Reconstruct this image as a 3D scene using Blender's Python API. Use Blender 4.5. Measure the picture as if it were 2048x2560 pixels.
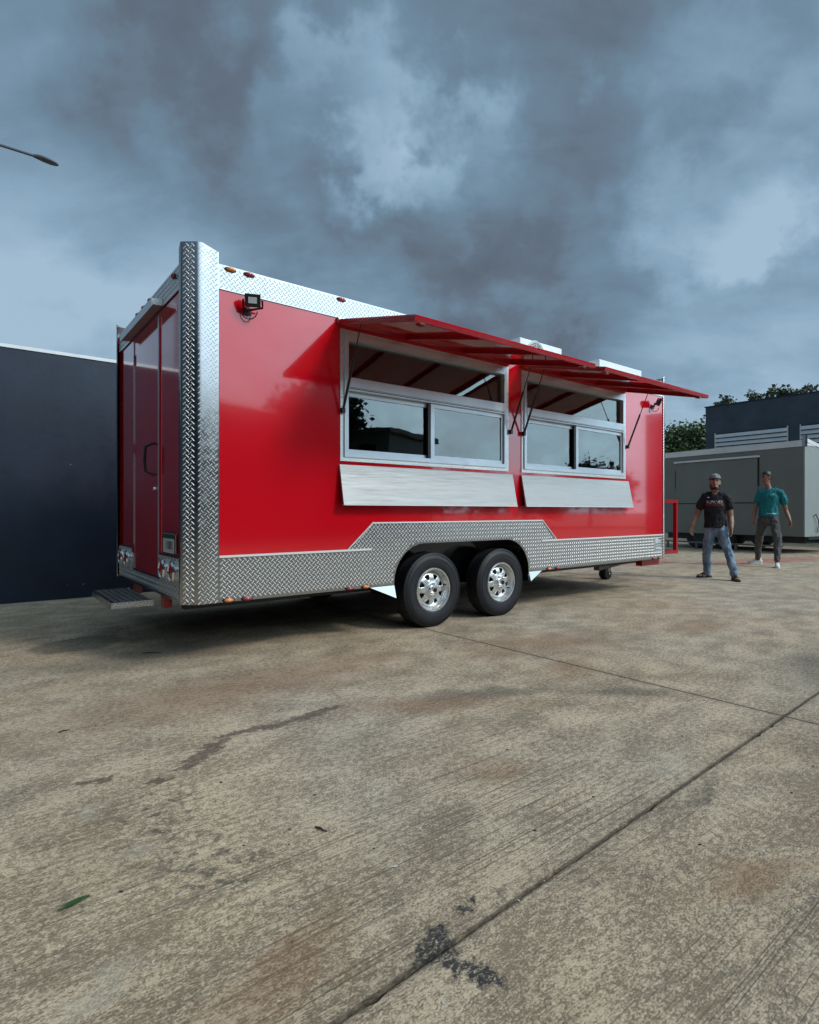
import bpy, bmesh, math, random
from mathutils import Vector, Matrix, noise
from mathutils.bvhtree import BVHTree

random.seed(7)
R = math.radians
sc = bpy.context.scene
for o in list(bpy.data.objects):
    bpy.data.objects.remove(o, do_unlink=True)

# ------------------------------------------------------------------ camera
cam_d = bpy.data.cameras.new('camera')
cam = bpy.data.objects.new('camera', cam_d)
sc.collection.objects.link(cam)
sc.camera = cam
cam.location = (0, 0, 1.08)
cam.rotation_euler = (R(90), 0, 0)
cam_d.sensor_fit = 'HORIZONTAL'
cam_d.sensor_width = 36.0
cam_d.lens = 36.0 * 1404 / 2048
cam_d.shift_y = -2.0 / 2048
cam_d.clip_end = 2000
sc.render.resolution_x = 819
sc.render.resolution_y = 1024
sc.view_settings.view_transform = 'Standard'
sc.view_settings.look = 'None'
sc.view_settings.gamma = 1.0
sc.view_settings.exposure = 0.0
sc.view_settings.use_curve_mapping = False

SUN_DIR = Vector((0.72, -0.30, 0.62)).normalized()


# ------------------------------------------------------------------ node helper
class NT:
    def __init__(self, tree):
        self.t = tree
        tree.nodes.clear()

    def node(self, kind, **kw):
        n = self.t.nodes.new(kind)
        for k, v in kw.items():
            setattr(n, k, v)
        return n

    def put(self, sock, v):
        if v is None:
            return
        if isinstance(v, bpy.types.NodeSocket):
            self.t.links.new(v, sock)
        else:
            if sock.type == 'RGBA' and not hasattr(v, '__len__'):
                v = (v, v, v, 1)
            elif sock.type == 'RGBA' and len(v) == 3:
                v = (*v, 1)
            sock.default_value = v

    def m(self, op, a, b=None, c=None, clamp=False):
        n = self.node('ShaderNodeMath', operation=op, use_clamp=clamp)
        self.put(n.inputs[0], a)
        if b is not None:
            self.put(n.inputs[1], b)
        if c is not None:
            self.put(n.inputs[2], c)
        return n.outputs[0]

    def vm(self, op, a, b=None, s=None):
        n = self.node('ShaderNodeVectorMath', operation=op)
        self.put(n.inputs[0], a)
        if b is not None:
            self.put(n.inputs[1], b)
        if s is not None:
            self.put(n.inputs['Scale'], s)
        return n.outputs['Value'] if op in ('DOT_PRODUCT', 'LENGTH', 'DISTANCE') else n.outputs['Vector']

    def mix(self, f, a, b, blend='MIX'):
        n = self.node('ShaderNodeMix', data_type='RGBA', blend_type=blend)
        self.put(n.inputs[0], f)
        self.put(n.inputs[6], a)
        self.put(n.inputs[7], b)
        return n.outputs[2]

    def noise(self, vec, scale, detail=4, rough=.55, dist=0., color=False):
        n = self.node('ShaderNodeTexNoise')
        self.put(n.inputs['Vector'], vec)
        n.inputs['Scale'].default_value = scale
        n.inputs['Detail'].default_value = detail
        n.inputs['Roughness'].default_value = rough
        n.inputs['Distortion'].default_value = dist
        return n.outputs['Color' if color else 'Fac']

    def voro(self, vec, scale, feature='F1', rnd=1.):
        n = self.node('ShaderNodeTexVoronoi', feature=feature)
        self.put(n.inputs['Vector'], vec)
        n.inputs['Scale'].default_value = scale
        n.inputs['Randomness'].default_value = rnd
        return n.outputs['Distance']

    def rng(self, v, a, b, c=0., d=1., smooth=False):
        n = self.node('ShaderNodeMapRange')
        if smooth:
            n.interpolation_type = 'SMOOTHSTEP'
        self.put(n.inputs[0], v)
        for i, x in enumerate((a, b, c, d)):
            self.put(n.inputs[i + 1], x)
        return n.outputs[0]

    def ramp(self, f, stops):
        n = self.node('ShaderNodeValToRGB')
        e = n.color_ramp.elements
        while len(e) < len(stops):
            e.new(0.5)
        for el, (p, c) in zip(e, stops):
            el.position = p
            el.color = (*c, 1) if len(c) == 3 else c
        self.put(n.inputs[0], f)
        return n.outputs[0]

    def mapping(self, vec, loc=(0, 0, 0), rot=(0, 0, 0), scale=(1, 1, 1)):
        n = self.node('ShaderNodeMapping')
        self.put(n.inputs[0], vec)
        n.inputs[1].default_value = loc
        n.inputs[2].default_value = rot
        n.inputs[3].default_value = scale
        return n.outputs[0]

    def bump(self, h, strength=.3, dist=.01, normal=None):
        n = self.node('ShaderNodeBump')
        n.inputs['Strength'].default_value = strength
        n.inputs['Distance'].default_value = dist
        self.put(n.inputs['Height'], h)
        if normal is not None:
            self.put(n.inputs['Normal'], normal)
        return n.outputs[0]


# ------------------------------------------------------------------ world: overcast evening clouds
world = bpy.data.worlds.new('World')
sc.world = world
world.use_nodes = True
w = NT(world.node_tree)
tc = w.node('ShaderNodeTexCoord')
d = w.vm('NORMALIZE', tc.outputs['Generated'])
warp = w.noise(d, 3.4, 6, .58, 0., True)
dw = w.vm('ADD', d, w.vm('SCALE', w.vm('SUBTRACT', warp, (.5, .5, .5)), s=.13))
sep = w.node('ShaderNodeSeparateXYZ')
w.put(sep.inputs[0], d)
zz = w.m('ADD', w.m('MAXIMUM', sep.outputs[2], 0.), .32)
cmb = w.node('ShaderNodeCombineXYZ')
w.put(cmb.inputs[0], w.m('DIVIDE', sep.outputs[0], zz))
w.put(cmb.inputs[1], w.m('DIVIDE', sep.outputs[1], zz))
cp = cmb.outputs[0]
n1 = w.noise(w.mapping(cp, (3.1, 1.7, 0), (0, 0, .5), (1, 1.5, 1)), 1.4, 5, .50, .15)
n2 = w.noise(w.mapping(cp, (8.3, 4.2, 0), (0, 0, .3), (1, 1.8, 1)), 4.6, 7, .60, .35)
val = w.m('ADD', w.m('MULTIPLY', w.m('SUBTRACT', n1, .5), .34), w.m('MULTIPLY', w.m('SUBTRACT', n2, .5), .36))
val = w.m('ADD', val, .54)


def skydir(az, el):
    az, el = R(az), R(el)
    return (math.sin(az) * math.cos(el), math.cos(az) * math.cos(el), math.sin(el))


# broad light and dark cloud masses: azimuth (from +Y towards +X), elevation, radius, strength
for az, el, rad, amp in ((-34, 23, 21, 0.26), (-34, 13, 14, 0.22), (-28, 32, 11, 0.1), (-5, 38, 8, 0.14), (-1, 36, 7, 0.26), (-8, 34, 7, 0.24),
                         (6, 34, 7, 0.2), (-3, 32, 7, -0.24), (-18, 30, 12, -0.22), (12, 39, 14, -0.14), (-32, 36, 12, -0.25), (-17, 39, 10, -0.15),
                         (13, 25, 12, -0.07), (-9, 25, 9, -0.1), (9, 19, 9, -0.22), (19, 15, 7, -0.2), (32, 19, 8, -0.14), (-2, 27, 5, 0.16),
                         (24, 24, 7, 0.12), (27, 29, 8, 0.12), (34, 30, 9, 0.12), (32, 9, 13, 0.42), (24, 19, 6, 0.1), (-27, 18, 9, 0.12)):
    k = w.vm('DOT_PRODUCT', dw, skydir(az, el))
    v_ = w.rng(k, math.cos(R(rad * 1.5)), 1.0, 0., amp * .92, True)
    val = w.m('ADD', val, v_)
ccol = w.ramp(val, ((.10, (.098, .122, .156)), (.34, (.128, .170, .226)), (.55, (.168, .264, .358)),
                    (.78, (.262, .402, .535)), (1., (.38, .53, .67))))
# the cloud deck brightens smoothly towards the hidden sun
gl = w.vm('DOT_PRODUCT', d, skydir(106, 22))
glow = w.m('POWER', w.rng(gl, .47, 1., 0., 1.), 1.1)
ccol = w.mix(1., ccol, w.mix(w.m('MULTIPLY', glow, 1.), (1, 1, 1), (12., 10.6, 9.4)), 'MULTIPLY')
sky = w.node('ShaderNodeTexSky', sky_type='NISHITA')
sky.sun_disc = False
sky.sun_elevation = math.asin(SUN_DIR.z)
sky.sun_rotation = math.atan2(SUN_DIR.x, SUN_DIR.y)
skyc = w.vm('SCALE', sky.outputs[0], s=.06)
final = w.mix(.93, skyc, ccol)
bg = w.node('ShaderNodeBackground')
w.put(bg.inputs[0], final)
bg.inputs[1].default_value = 1.0
wo = w.node('ShaderNodeOutputWorld')
w.put(wo.inputs[0], bg.outputs[0])

sun_d = bpy.data.lights.new('sun', 'SUN')
sun_d.energy = 1.5
sun_d.angle = R(12)
sun_d.color = (1, .95, .87)
sun = bpy.data.objects.new('sun', sun_d)
sc.collection.objects.link(sun)
sun.rotation_euler = SUN_DIR.to_track_quat('Z', 'Y').to_euler()
sun.location = (8, -6, 14)

col = sc.collection


# ------------------------------------------------------------------ mesh helpers
class MB:
    def __init__(self):
        self.v, self.f = [], []

    def add(self, vs, fs):
        b = len(self.v)
        self.v += [tuple(x) for x in vs]
        self.f += [tuple(i + b for i in f) for f in fs]
        return self

    def box(self, x0, x1, y0, y1, z0, z1, ch=0.):
        if ch <= 0:
            vs = [(x, y, z) for z in (z0, z1) for y in (y0, y1) for x in (x0, x1)]
            fs = [(0, 2, 3, 1), (4, 5, 7, 6), (0, 1, 5, 4), (2, 6, 7, 3), (0, 4, 6, 2), (1, 3, 7, 5)]
            return self.add(vs, fs)
        bm = bmesh.new()
        bmesh.ops.create_cube(bm, size=1)
        for q in bm.verts:
            q.co = Vector(((x0 + x1) / 2 + q.co.x * (x1 - x0), (y0 + y1) / 2 + q.co.y * (y1 - y0), (z0 + z1) / 2 + q.co.z * (z1 - z0)))
        bmesh.ops.bevel(bm, geom=bm.edges[:] + bm.verts[:], offset=ch, segments=2, affect='EDGES', profile=.5)
        bm.verts.index_update()
        self.add([q.co[:] for q in bm.verts], [[q.index for q in f.verts] for f in bm.faces])
        bm.free()
        return self

    def prism(self, poly, fn, a, b):
        """poly: 2D points, fn(p, depth)->3D; extruded a..b"""
        n = len(poly)
        vs = [fn(p, a) for p in poly] + [fn(p, b) for p in poly]
        fs = [tuple(range(n))[::-1], tuple(range(n, 2 * n))] + [(i, (i + 1) % n, n + (i + 1) % n, n + i) for i in range(n)]
        return self.add(vs, fs)

    def tube(self, pts, radii, n=10, ref=(0, 1, 0), cap=True, rnd=True):
        pts = [Vector(p) for p in pts]
        rr = [(r, r) if not hasattr(r, '__len__') else r for r in radii]
        if rnd:  # rounded ends
            d0 = (pts[0] - pts[1]).normalized()
            d1 = (pts[-1] - pts[-2]).normalized()
            r0, r1 = rr[0], rr[-1]
            pts = [pts[0] + d0 * min(r0) * .75, pts[0] + d0 * min(r0) * .45] + pts + [pts[-1] + d1 * min(r1) * .45, pts[-1] + d1 * min(r1) * .75]
            rr = [(r0[0] * .45, r0[1] * .45), (r0[0] * .8, r0[1] * .8)] + rr + [(r1[0] * .8, r1[1] * .8), (r1[0] * .45, r1[1] * .45)]
        vs, fs = [], []
        ref = Vector(ref)
        for i, p in enumerate(pts):
            t = (pts[min(i + 1, len(pts) - 1)] - pts[max(i - 1, 0)]).normalized()
            rf = ref if abs(t.dot(ref)) < .95 else Vector((1, 0, 0)) if abs(t.x) < .9 else Vector((0, 0, 1))
            a = t.cross(rf).normalized()
            b = a.cross(t).normalized()
            for k in range(n):
                q = 2 * math.pi * k / n
                vs.append(p + a * (rr[i][0] * math.cos(q)) + b * (rr[i][1] * math.sin(q)))
        for i in range(len(pts) - 1):
            for k in range(n):
                fs.append((i * n + k, i * n + (k + 1) % n, (i + 1) * n + (k + 1) % n, (i + 1) * n + k))
        if cap:
            fs.append(tuple(range(n))[::-1])
            fs.append(tuple(range((len(pts) - 1) * n, len(pts) * n)))
        return self.add(vs, fs)

    def lathe(self, prof, cx, cy, cz, n=48, closed=False):
        """profile of (radius, y) turned about the local Y axis"""
        vs, fs = [], []
        for k in range(n):
            q = 2 * math.pi * k / n
            for r, y in prof:
                vs.append((cx + r * math.cos(q), cy + y, cz + r * math.sin(q)))
        m = len(prof)
        for k in range(n):
            for i in range(m if closed else m - 1):
                j = (i + 1) % m
                fs.append((k * m + i, k * m + j, ((k + 1) % n) * m + j, ((k + 1) % n) * m + i))
        return self.add(vs, fs)

    def ball(self, c, r, n=12, m=8):
        vs, fs = [], []
        c = Vector(c)
        for i in range(m + 1):
            th = math.pi * i / m
            for k in range(n):
                q = 2 * math.pi * k / n
                vs.append((c.x + r[0] * math.sin(th) * math.cos(q), c.y + r[1] * math.sin(th) * math.sin(q), c.z + r[2] * math.cos(th)))
        for i in range(m):
            for k in range(n):
                fs.append((i * n + k, (i + 1) * n + k, (i + 1) * n + (k + 1) % n, i * n + (k + 1) % n))
        return self.add(vs, fs)

    def build(self, name, mat, parent=None, smooth=False, fix=True):
        me = bpy.data.meshes.new(name)
        me.from_pydata(self.v, [], self.f)
        me.update()
        if fix:
            bm = bmesh.new()
            bm.from_mesh(me)
            bmesh.ops.remove_doubles(bm, verts=bm.verts, dist=1e-6)
            bmesh.ops.recalc_face_normals(bm, faces=bm.faces)
            bm.to_mesh(me)
            bm.free()
        if smooth:
            me.polygons.foreach_set('use_smooth', [True] * len(me.polygons))
            try:
                me.set_sharp_from_angle(angle=R(smooth if smooth > 1 else 40))
            except Exception:
                pass
        o = bpy.data.objects.new(name, me)
        col.objects.link(o)
        if mat:
            me.materials.append(mat)
        if parent:
            o.parent = parent
        return o


def empty(name, loc=(0, 0, 0), rz=0.):
    o = bpy.data.objects.new(name, None)
    col.objects.link(o)
    o.location = loc
    o.rotation_euler = (0, 0, rz)
    o.empty_display_size = .2
    return o


def tag(o, label=None, cat=None, group=None, kind=None):
    for k, v in (('label', label), ('category', cat), ('group', group), ('kind', kind)):
        if v:
            o[k] = v
    return o


def stuff(o):
    o['kind'] = 'stuff'
    return o


def copy_tree(o, parent=None):
    c = o.copy()
    col.objects.link(c)
    c.parent = parent
    for ch in o.children:
        copy_tree(ch, c)
    return c


def text_mesh(txt, size, extr=0.):
    cu = bpy.data.curves.new('lettering', 'FONT')
    cu.body = txt
    cu.size = size
    cu.align_x = 'CENTER'
    cu.align_y = 'CENTER'
    cu.extrude = extr
    ob = bpy.data.objects.new('lettering', cu)
    col.objects.link(ob)
    dg = bpy.context.evaluated_depsgraph_get()
    me = bpy.data.meshes.new_from_object(ob.evaluated_get(dg))
    vs = [v.co.copy() for v in me.vertices]
    fs = [tuple(p.vertices) for p in me.polygons]
    bpy.data.objects.remove(ob, do_unlink=True)
    bpy.data.meshes.remove(me)
    return vs, fs


# ------------------------------------------------------------------ materials
MATS = {}


def mat(name, color, rough=.5, metal=0., coat=0., var=0., vscale=3., bump=0., bscale=60., bdist=.002, spec=.5, trans=0., ior=1.45, rvar=0., stretch=None):
    if name in MATS:
        return MATS[name]
    m_ = bpy.data.materials.new(name)
    m_.use_nodes = True
    g = NT(m_.node_tree)
    p = g.node('ShaderNodeBsdfPrincipled')
    out = g.node('ShaderNodeOutputMaterial')
    g.put(out.inputs[0], p.outputs[0])
    tcx = g.node('ShaderNodeTexCoord').outputs['Object']
    if stretch:
        tcx = g.mapping(tcx, scale=stretch)
    cval = (*color, 1)
    if var > 0:
        nz = g.noise(tcx, vscale, 6, .6)
        f = g.rng(nz, .3, .7, 1 - var, 1 + var)
        cval = g.mix(1., cval, g.vm('SCALE', (1, 1, 1), s=f), 'MULTIPLY')
    g.put(p.inputs['Base Color'], cval)
    if rvar > 0:
        nz = g.noise(tcx, vscale * 2.3, 5, .6)
        g.put(p.inputs['Roughness'], g.rng(nz, .3, .7, max(rough - rvar, .01), rough + rvar))
    else:
        p.inputs['Roughness'].default_value = rough
    p.inputs['Metallic'].default_value = metal
    p.inputs['Specular IOR Level'].default_value = spec
    p.inputs['IOR'].default_value = ior
    p.inputs['Coat Weight'].default_value = coat
    p.inputs['Coat Roughness'].default_value = .04
    p.inputs['Transmission Weight'].default_value = trans
    if bump > 0:
        g.put(p.inputs['Normal'], g.bump(g.noise(tcx, bscale, 5, .6), bump, bdist))
    MATS[name] = m_
    return m_


RED = mat('red_gloss_paint', (.56, .0008, .0085), .14, coat=1., var=.05, vscale=1.2, bump=.06, bscale=1.6, bdist=.02)
RED2 = mat('dark_red_frame', (.33, .004, .009), .3, coat=.3, var=.15, vscale=5)  # darker, duller red for hatch frames, ribs, tank rack, bumper and step brackets
BARS = mat('tread_bar_aluminium', (.76, .76, .755), .40, metal=.45)
ALU = mat('tread_aluminium', (.42, .42, .42), .22, metal=1., var=.06, vscale=8, rvar=.07)
STEEL = mat('brushed_stainless', (.66, .65, .62), .42, metal=.85, var=.09, vscale=9, stretch=(.5, 6, 9), rvar=.1)
SHELF = mat('brushed_shelf_steel', (.38, .378, .370), .5, metal=.55, var=.04, vscale=4, stretch=(.4, 5, 9), rvar=.12)
FRAME = mat('window_aluminium', (.58, .62, .66), .38, metal=.6, var=.06, vscale=6)
TRIM = mat('polished_trim', (.86, .86, .85), .3, metal=.35)
BLACK = mat('black_plastic', (.012, .012, .013), .38, var=.2, vscale=20)
BLACKP = mat('black_fender_paint', (.010, .009, .009), .16, coat=.4, var=.3, vscale=3, bump=.15, bscale=5, bdist=.01)
CHASSIS = mat('dark_chassis_paint', (.03, .03, .032), .5, var=.3, vscale=6)
GREYMETAL = mat('grey_frame_metal', (.16, .16, .155), .5, metal=.3, var=.2, vscale=6)
WHITE = mat('white_enamel', (.78, .79, .78), .35, var=.05, vscale=4)
RUBBER = mat('tyre_rubber', (.011, .011, .014), .55, var=.25, vscale=9, bump=.2, bscale=120, bdist=.001)
RIM = mat('galvanised_rim', (.66, .67, .66), .30, metal=.85, var=.10, vscale=16, rvar=.06)
CHROME = mat('chrome', (.85, .85, .86), .08, metal=1.)
AMBER = mat('amber_lens', (.75, .20, .02), .15, coat=.6)
REDL = mat('red_lens', (.40, .015, .02), .12, coat=.8)
LED = mat('led_panel', (.55, .57, .58), .3, coat=.5)
INTERIOR = mat('interior_panel', (.22, .225, .23), .5, var=.1, vscale=3)
DARKSEAM = mat('dark_seam', (.02, .02, .021), .6)
PLATEW = mat('plate_white', (.55, .58, .57), .4, var=.15, vscale=30)
PLATEG = mat('plate_green', (.005, .07, .045), .4)
INK = mat('black_ink', (.02, .022, .022), .5)


def glass_mat():
    m_ = bpy.data.materials.new('window_glass')
    m_.use_nodes = True
    g = NT(m_.node_tree)
    out = g.node('ShaderNodeOutputMaterial')
    gl_ = g.node('ShaderNodeBsdfGlossy')
    gl_.inputs['Roughness'].default_value = .012
    gl_.inputs['Color'].default_value = (.88, .95, .93, 1)
    tr = g.node('ShaderNodeBsdfTransparent')
    tr.inputs[0].default_value = (.50, .54, .53, 1)
    fr = g.node('ShaderNodeFresnel')
    fr.inputs[0].default_value = 1.9
    tcx = g.node('ShaderNodeTexCoord').outputs['Object']
    nb = g.bump(g.noise(tcx, 2.5, 2, .5), .05, .02)
    g.put(fr.inputs[1], nb)
    g.put(gl_.inputs['Normal'], nb)
    mx = g.node('ShaderNodeMixShader')
    g.put(mx.inputs[0], g.m('MULTIPLY', fr.outputs[0], 1.25, clamp=True))
    g.put(mx.inputs[1], tr.outputs[0])
    g.put(mx.inputs[2], gl_.outputs[0])
    g.put(out.inputs[0], mx.outputs[0])
    return m_


GLASS = glass_mat()

# trailer frame of reference: x along the side, y into the trailer, z up
YAW = R(37.908)
ORG = Vector((-1.5354, 3.8359, 0))
U = Vector((math.cos(YAW), math.sin(YAW), 0))
V = Vector((-math.sin(YAW), math.cos(YAW), 0))


def W(t, s, z=0.):
    return ORG + U * t + V * s + Vector((0, 0, z))


# ------------------------------------------------------------------ ground
JROT = R(1.9)


def ground_mat():
    m_ = bpy.data.materials.new('weathered_concrete')
    m_.use_nodes = True
    g = NT(m_.node_tree)
    p = g.node('ShaderNodeBsdfPrincipled')
    out = g.node('ShaderNodeOutputMaterial')
    g.put(out.inputs[0], p.outputs[0])
    co = g.node('ShaderNodeTexCoord').outputs['Object']
    big = g.noise(co, .45, 5, .55, .3)
    mid = g.noise(g.mapping(co, scale=(.8, 1.2, 1)), 4.0, 5, .6, .2)
    ms = g.mapping(co, rot=(0, 0, .15), scale=(.75, 1.2, 1))
    mot = g.m('ADD', g.m('MULTIPLY', g.noise(ms, 46., 4, .6, .2), .42), g.m('MULTIPLY', g.noise(ms, 150., 4, .65, .1), .58))
    fine = g.noise(co, 190., 4, .7)
    base = g.ramp(big, ((.32, (.575, .432, .290)), (.5, (.580, .455, .322)), (.68, (.550, .458, .350))))
    # worn cement skin against darker pitted paste
    skin = g.rng(g.m('ADD', mot, g.m('MULTIPLY', g.m('SUBTRACT', mid, .5), .30)), .44, .56, 0, 1)
    c = g.mix(skin, g.mix(1., base, (.50, .48, .45), 'MULTIPLY'), g.mix(1., base, (1.22, 1.22, 1.20), 'MULTIPLY'))
    c = g.mix(g.rng(fine, .40, .62, 0., .62), c, g.mix(1., c, (.55, .53, .50), 'MULTIPLY'))
    grey = g.rng(g.noise(g.mapping(co, (7, 3, 0)), .9, 4, .55), .42, .62)
    c = g.mix(g.m('MULTIPLY', grey, .45), c, g.mix(1., c, (.93, .95, 1.0), 'MULTIPLY'))
    # broom marks: fine parallel furrows that come and go
    st = g.noise(g.mapping(co, scale=(.5, 95, 1)), 1.3, 4, .68, .12)
    patch = g.rng(g.noise(g.mapping(co, (2.2, 1.4, 0), scale=(.35, 1.4, 1)), 1.5, 3, .5), .34, .52)
    near = g.rng(g.vm('DISTANCE', co, (.2, -2.75, 0)), .35, 2.2, 1., .25)
    furrow = g.m('MULTIPLY', g.rng(st, .545, .64), g.m('MULTIPLY', patch, near))
    c = g.mix(g.m('MULTIPLY', furrow, .80), c, (.075, .066, .052, 1))
    # traffic grime
    gr = g.rng(g.noise(co, 1.3, 6, .6, .4), .48, .72)
    c = g.mix(g.m('MULTIPLY', gr, .34), c, g.mix(1., c, (.42, .40, .37), 'MULTIPLY'))
    warp = g.vm('SCALE', g.vm('SUBTRACT', g.noise(co, 5., 5, .6, 0., True), (.5, .5, .5)), s=.32)
    warp2 = g.vm('SCALE', g.vm('SUBTRACT', g.noise(co, 17., 5, .65, 0., True), (.5, .5, .5)), s=.19)
    cw = g.vm('ADD', co, warp)
    cs = g.vm('ADD', co, warp2)

    def blob(x, y, rx, ry, ang, vec, soft=.5):
        mp = g.node('ShaderNodeMapping', vector_type='TEXTURE')
        g.put(mp.inputs[0], vec)
        mp.inputs[1].default_value = (x, y, 0)
        mp.inputs[2].default_value = (0, 0, R(ang))
        mp.inputs[3].default_value = (rx, ry, 50)
        return g.rng(g.vm('LENGTH', mp.outputs[0]), 1.0, 1.0 - soft, 0, 1, True)

    def lay(c, masks, colr, amt):
        mk = masks[0]
        for q in masks[1:]:
            mk = g.m('MAXIMUM', mk, q)
        return g.mix(g.m('MULTIPLY', g.m('MULTIPLY', mk, g.rng(mot, .25, .7, 1.15, .75)), amt, clamp=True), c, (*colr, 1)), mk

    # rust tinted and oily areas
    c, _ = lay(c, [blob(.89, -1.56, .75, .20, -25, cw, .9), blob(.57, -2.35, .22, .14, 0, cw, .9), blob(2.2, -1.54, .55, .22, 20, cw, .9),
                   blob(.70, -3.30, .42, .10, -20, cw, .9), blob(4.2, -1.5, .5, .3, 0, cw, .9), blob(.2, -.6, 1.9, .55, 5, cw, .9), blob(2.6, -1.0, 1.3, .5, -10, cw, .9), blob(1.6, -3.45, .7, .2, -15, cw, .9),
                   blob(-.55, -2.75, .35, .12, 25, cw, .9)], (.25, .125, .060), .52)
    c, _ = lay(c, [blob(1.34, -1.65, .75, .13, -28, cw, .8), blob(1.93, -2.1, .45, .12, -40, cw, .8), blob(2.3, -3.2, .7, .3, 0, cw, .9),
                   blob(1.0, -3.6, .9, .25, 10, cw, .9), blob(1.0, -2.95, .35, .06, 0, cw, .9), blob(-.1, .55, .9, .5, 0, cw, .8),
                   blob(3.6, -2.6, 1.0, .35, 10, cw, .9), blob(-.46, 1.28, .42, .30, 30, cw, .25), blob(1.7, -3.7, 1.3, .5, 0, cw, .9)], (.075, .068, .056), .60)
    # red overspray on the far slabs
    c, _ = lay(c, [blob(12.6, .9, 3.4, .8, -15, cw, .8), blob(13.8, -1.4, 2.6, .8, 5, cw, .8), blob(10.0, 2.2, 1.4, .6, 0, cw, .8)], (.40, .045, .05), .50)
    c, _ = lay(c, [blob(8.5, -.3, 3.0, .45, -60, cw, .6), blob(10.5, -2.4, 2.6, .5, -50, cw, .7)], (.40, .38, .34), .16)
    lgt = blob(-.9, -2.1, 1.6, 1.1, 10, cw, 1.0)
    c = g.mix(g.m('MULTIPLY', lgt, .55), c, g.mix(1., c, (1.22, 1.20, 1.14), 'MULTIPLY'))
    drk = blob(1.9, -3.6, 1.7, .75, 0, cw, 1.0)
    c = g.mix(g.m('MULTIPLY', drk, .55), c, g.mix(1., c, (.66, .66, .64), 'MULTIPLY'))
    # wet run and spatters
    c, wet1 = lay(c, [blob(.26, -1.30, .26, .042, 6, cs, .35), blob(-.06, -1.30, .24, .034, -8, cs, .35), blob(-.30, -1.41, .17, .060, 35, cs, .4),
                      blob(-.42, -1.50, .10, .035, 50, cs, .4), blob(-.76, -1.42, .08, .028, -10, cs, .4), blob(-.55, -1.58, .06, .03, 20, cs, .4)],
                  (.075, .056, .040), .80)
    vo = g.voro(cs, 17.)
    spots = g.m('MULTIPLY', g.rng(vo, .46, .22), g.m('MAXIMUM', blob(-.62, -1.85, .22, .30, 10, cw, .6), blob(-.57, -2.22, .24, .26, 0, cw, .5)))
    c = g.mix(g.m('MULTIPLY', spots, .70), c, (.070, .060, .045, 1))
    sp2 = g.m('MULTIPLY', g.rng(g.voro(g.vm('ADD', co, warp2), 9.), .24, .15), g.rng(g.noise(co, 1.2, 3, .5), .52, .6))
    c = g.mix(g.m('MULTIPLY', sp2, .45), c, (.085, .072, .055, 1))
    # old tar smear soaked into the surface across the joint
    tarn = g.rng(g.noise(g.mapping(co, rot=(0, 0, .5), scale=(1, 1.8, 1)), 70., 5, .65, .6), .38, .50)
    tm = g.m('MAXIMUM', g.m('MAXIMUM', blob(-.235, -2.915, .085, .075, 20, cs, .4), blob(-.215, -3.03, .042, .10, 12, cs, .45)), blob(-.09, -2.85, .05, .02, 40, cs, .6))
    c = g.mix(g.m('MULTIPLY', g.m('MULTIPLY', tm, tarn), .95), c, (.030, .030, .033, 1))
    # pale cement splashes
    c, _ = lay(c, [blob(-.80, -1.66, .10, .045, 40, cs, .7), blob(-.72, -2.02, .10, .05, 10, cs, .8), blob(1.25, -2.75, .3, .06, 0, cw, .9),
                   blob(-.9, -2.55, .2, .07, 20, cw, .9)], (.56, .50, .40), .30)
    # dark dirt that gathers along the joints
    sp = g.node('ShaderNodeSeparateXYZ')
    g.put(sp.inputs[0], g.mapping(g.vm('SUBTRACT', co, (2.23, -2.85, 0)), rot=(0, 0, -JROT)))
    jd = None
    for ax in (0, 1):
        q = g.m('ABSOLUTE', sp.outputs[ax])
        q = g.rng(q, 0., .06, 1., 0.)
        jd = q if jd is None else g.m('MAXIMUM', jd, q)
    c = g.mix(g.m('MULTIPLY', jd, .20), c, (.06, .052, .042, 1))
    c = g.mix(g.m('MULTIPLY', g.rng(jd, .78, .88), .6), c, (.035, .030, .025, 1))
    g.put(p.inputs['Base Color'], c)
    rg = g.rng(mot, .3, .7, .92, .72)
    wet = g.m('MAXIMUM', wet1, spots)
    g.put(p.inputs['Roughness'], g.m('SUBTRACT', rg, g.m('MULTIPLY', wet, .30)))
    p.inputs['Specular IOR Level'].default_value = .35
    h = g.m('ADD', g.m('MULTIPLY', skin, .6), g.m('ADD', g.m('MULTIPLY', fine, .6), g.m('MULTIPLY', furrow, -.9)))
    g.put(p.inputs['Normal'], g.bump(h, .55, .004))
    return m_


CONC = ground_mat()
JOINT = mat('joint_dirt', (.030, .027, .022), .95, var=.3, vscale=20)

yard = MB()
yard.add([(-300, -300, -.022), (300, -300, -.022), (300, 300, -.022), (-300, 300, -.022)], [(0, 1, 2, 3)])
yard = yard.build('concrete_yard', JOINT)
yard.location = ORG
yard.rotation_euler = (0, 0, YAW)
tag(yard, kind='structure')


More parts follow.
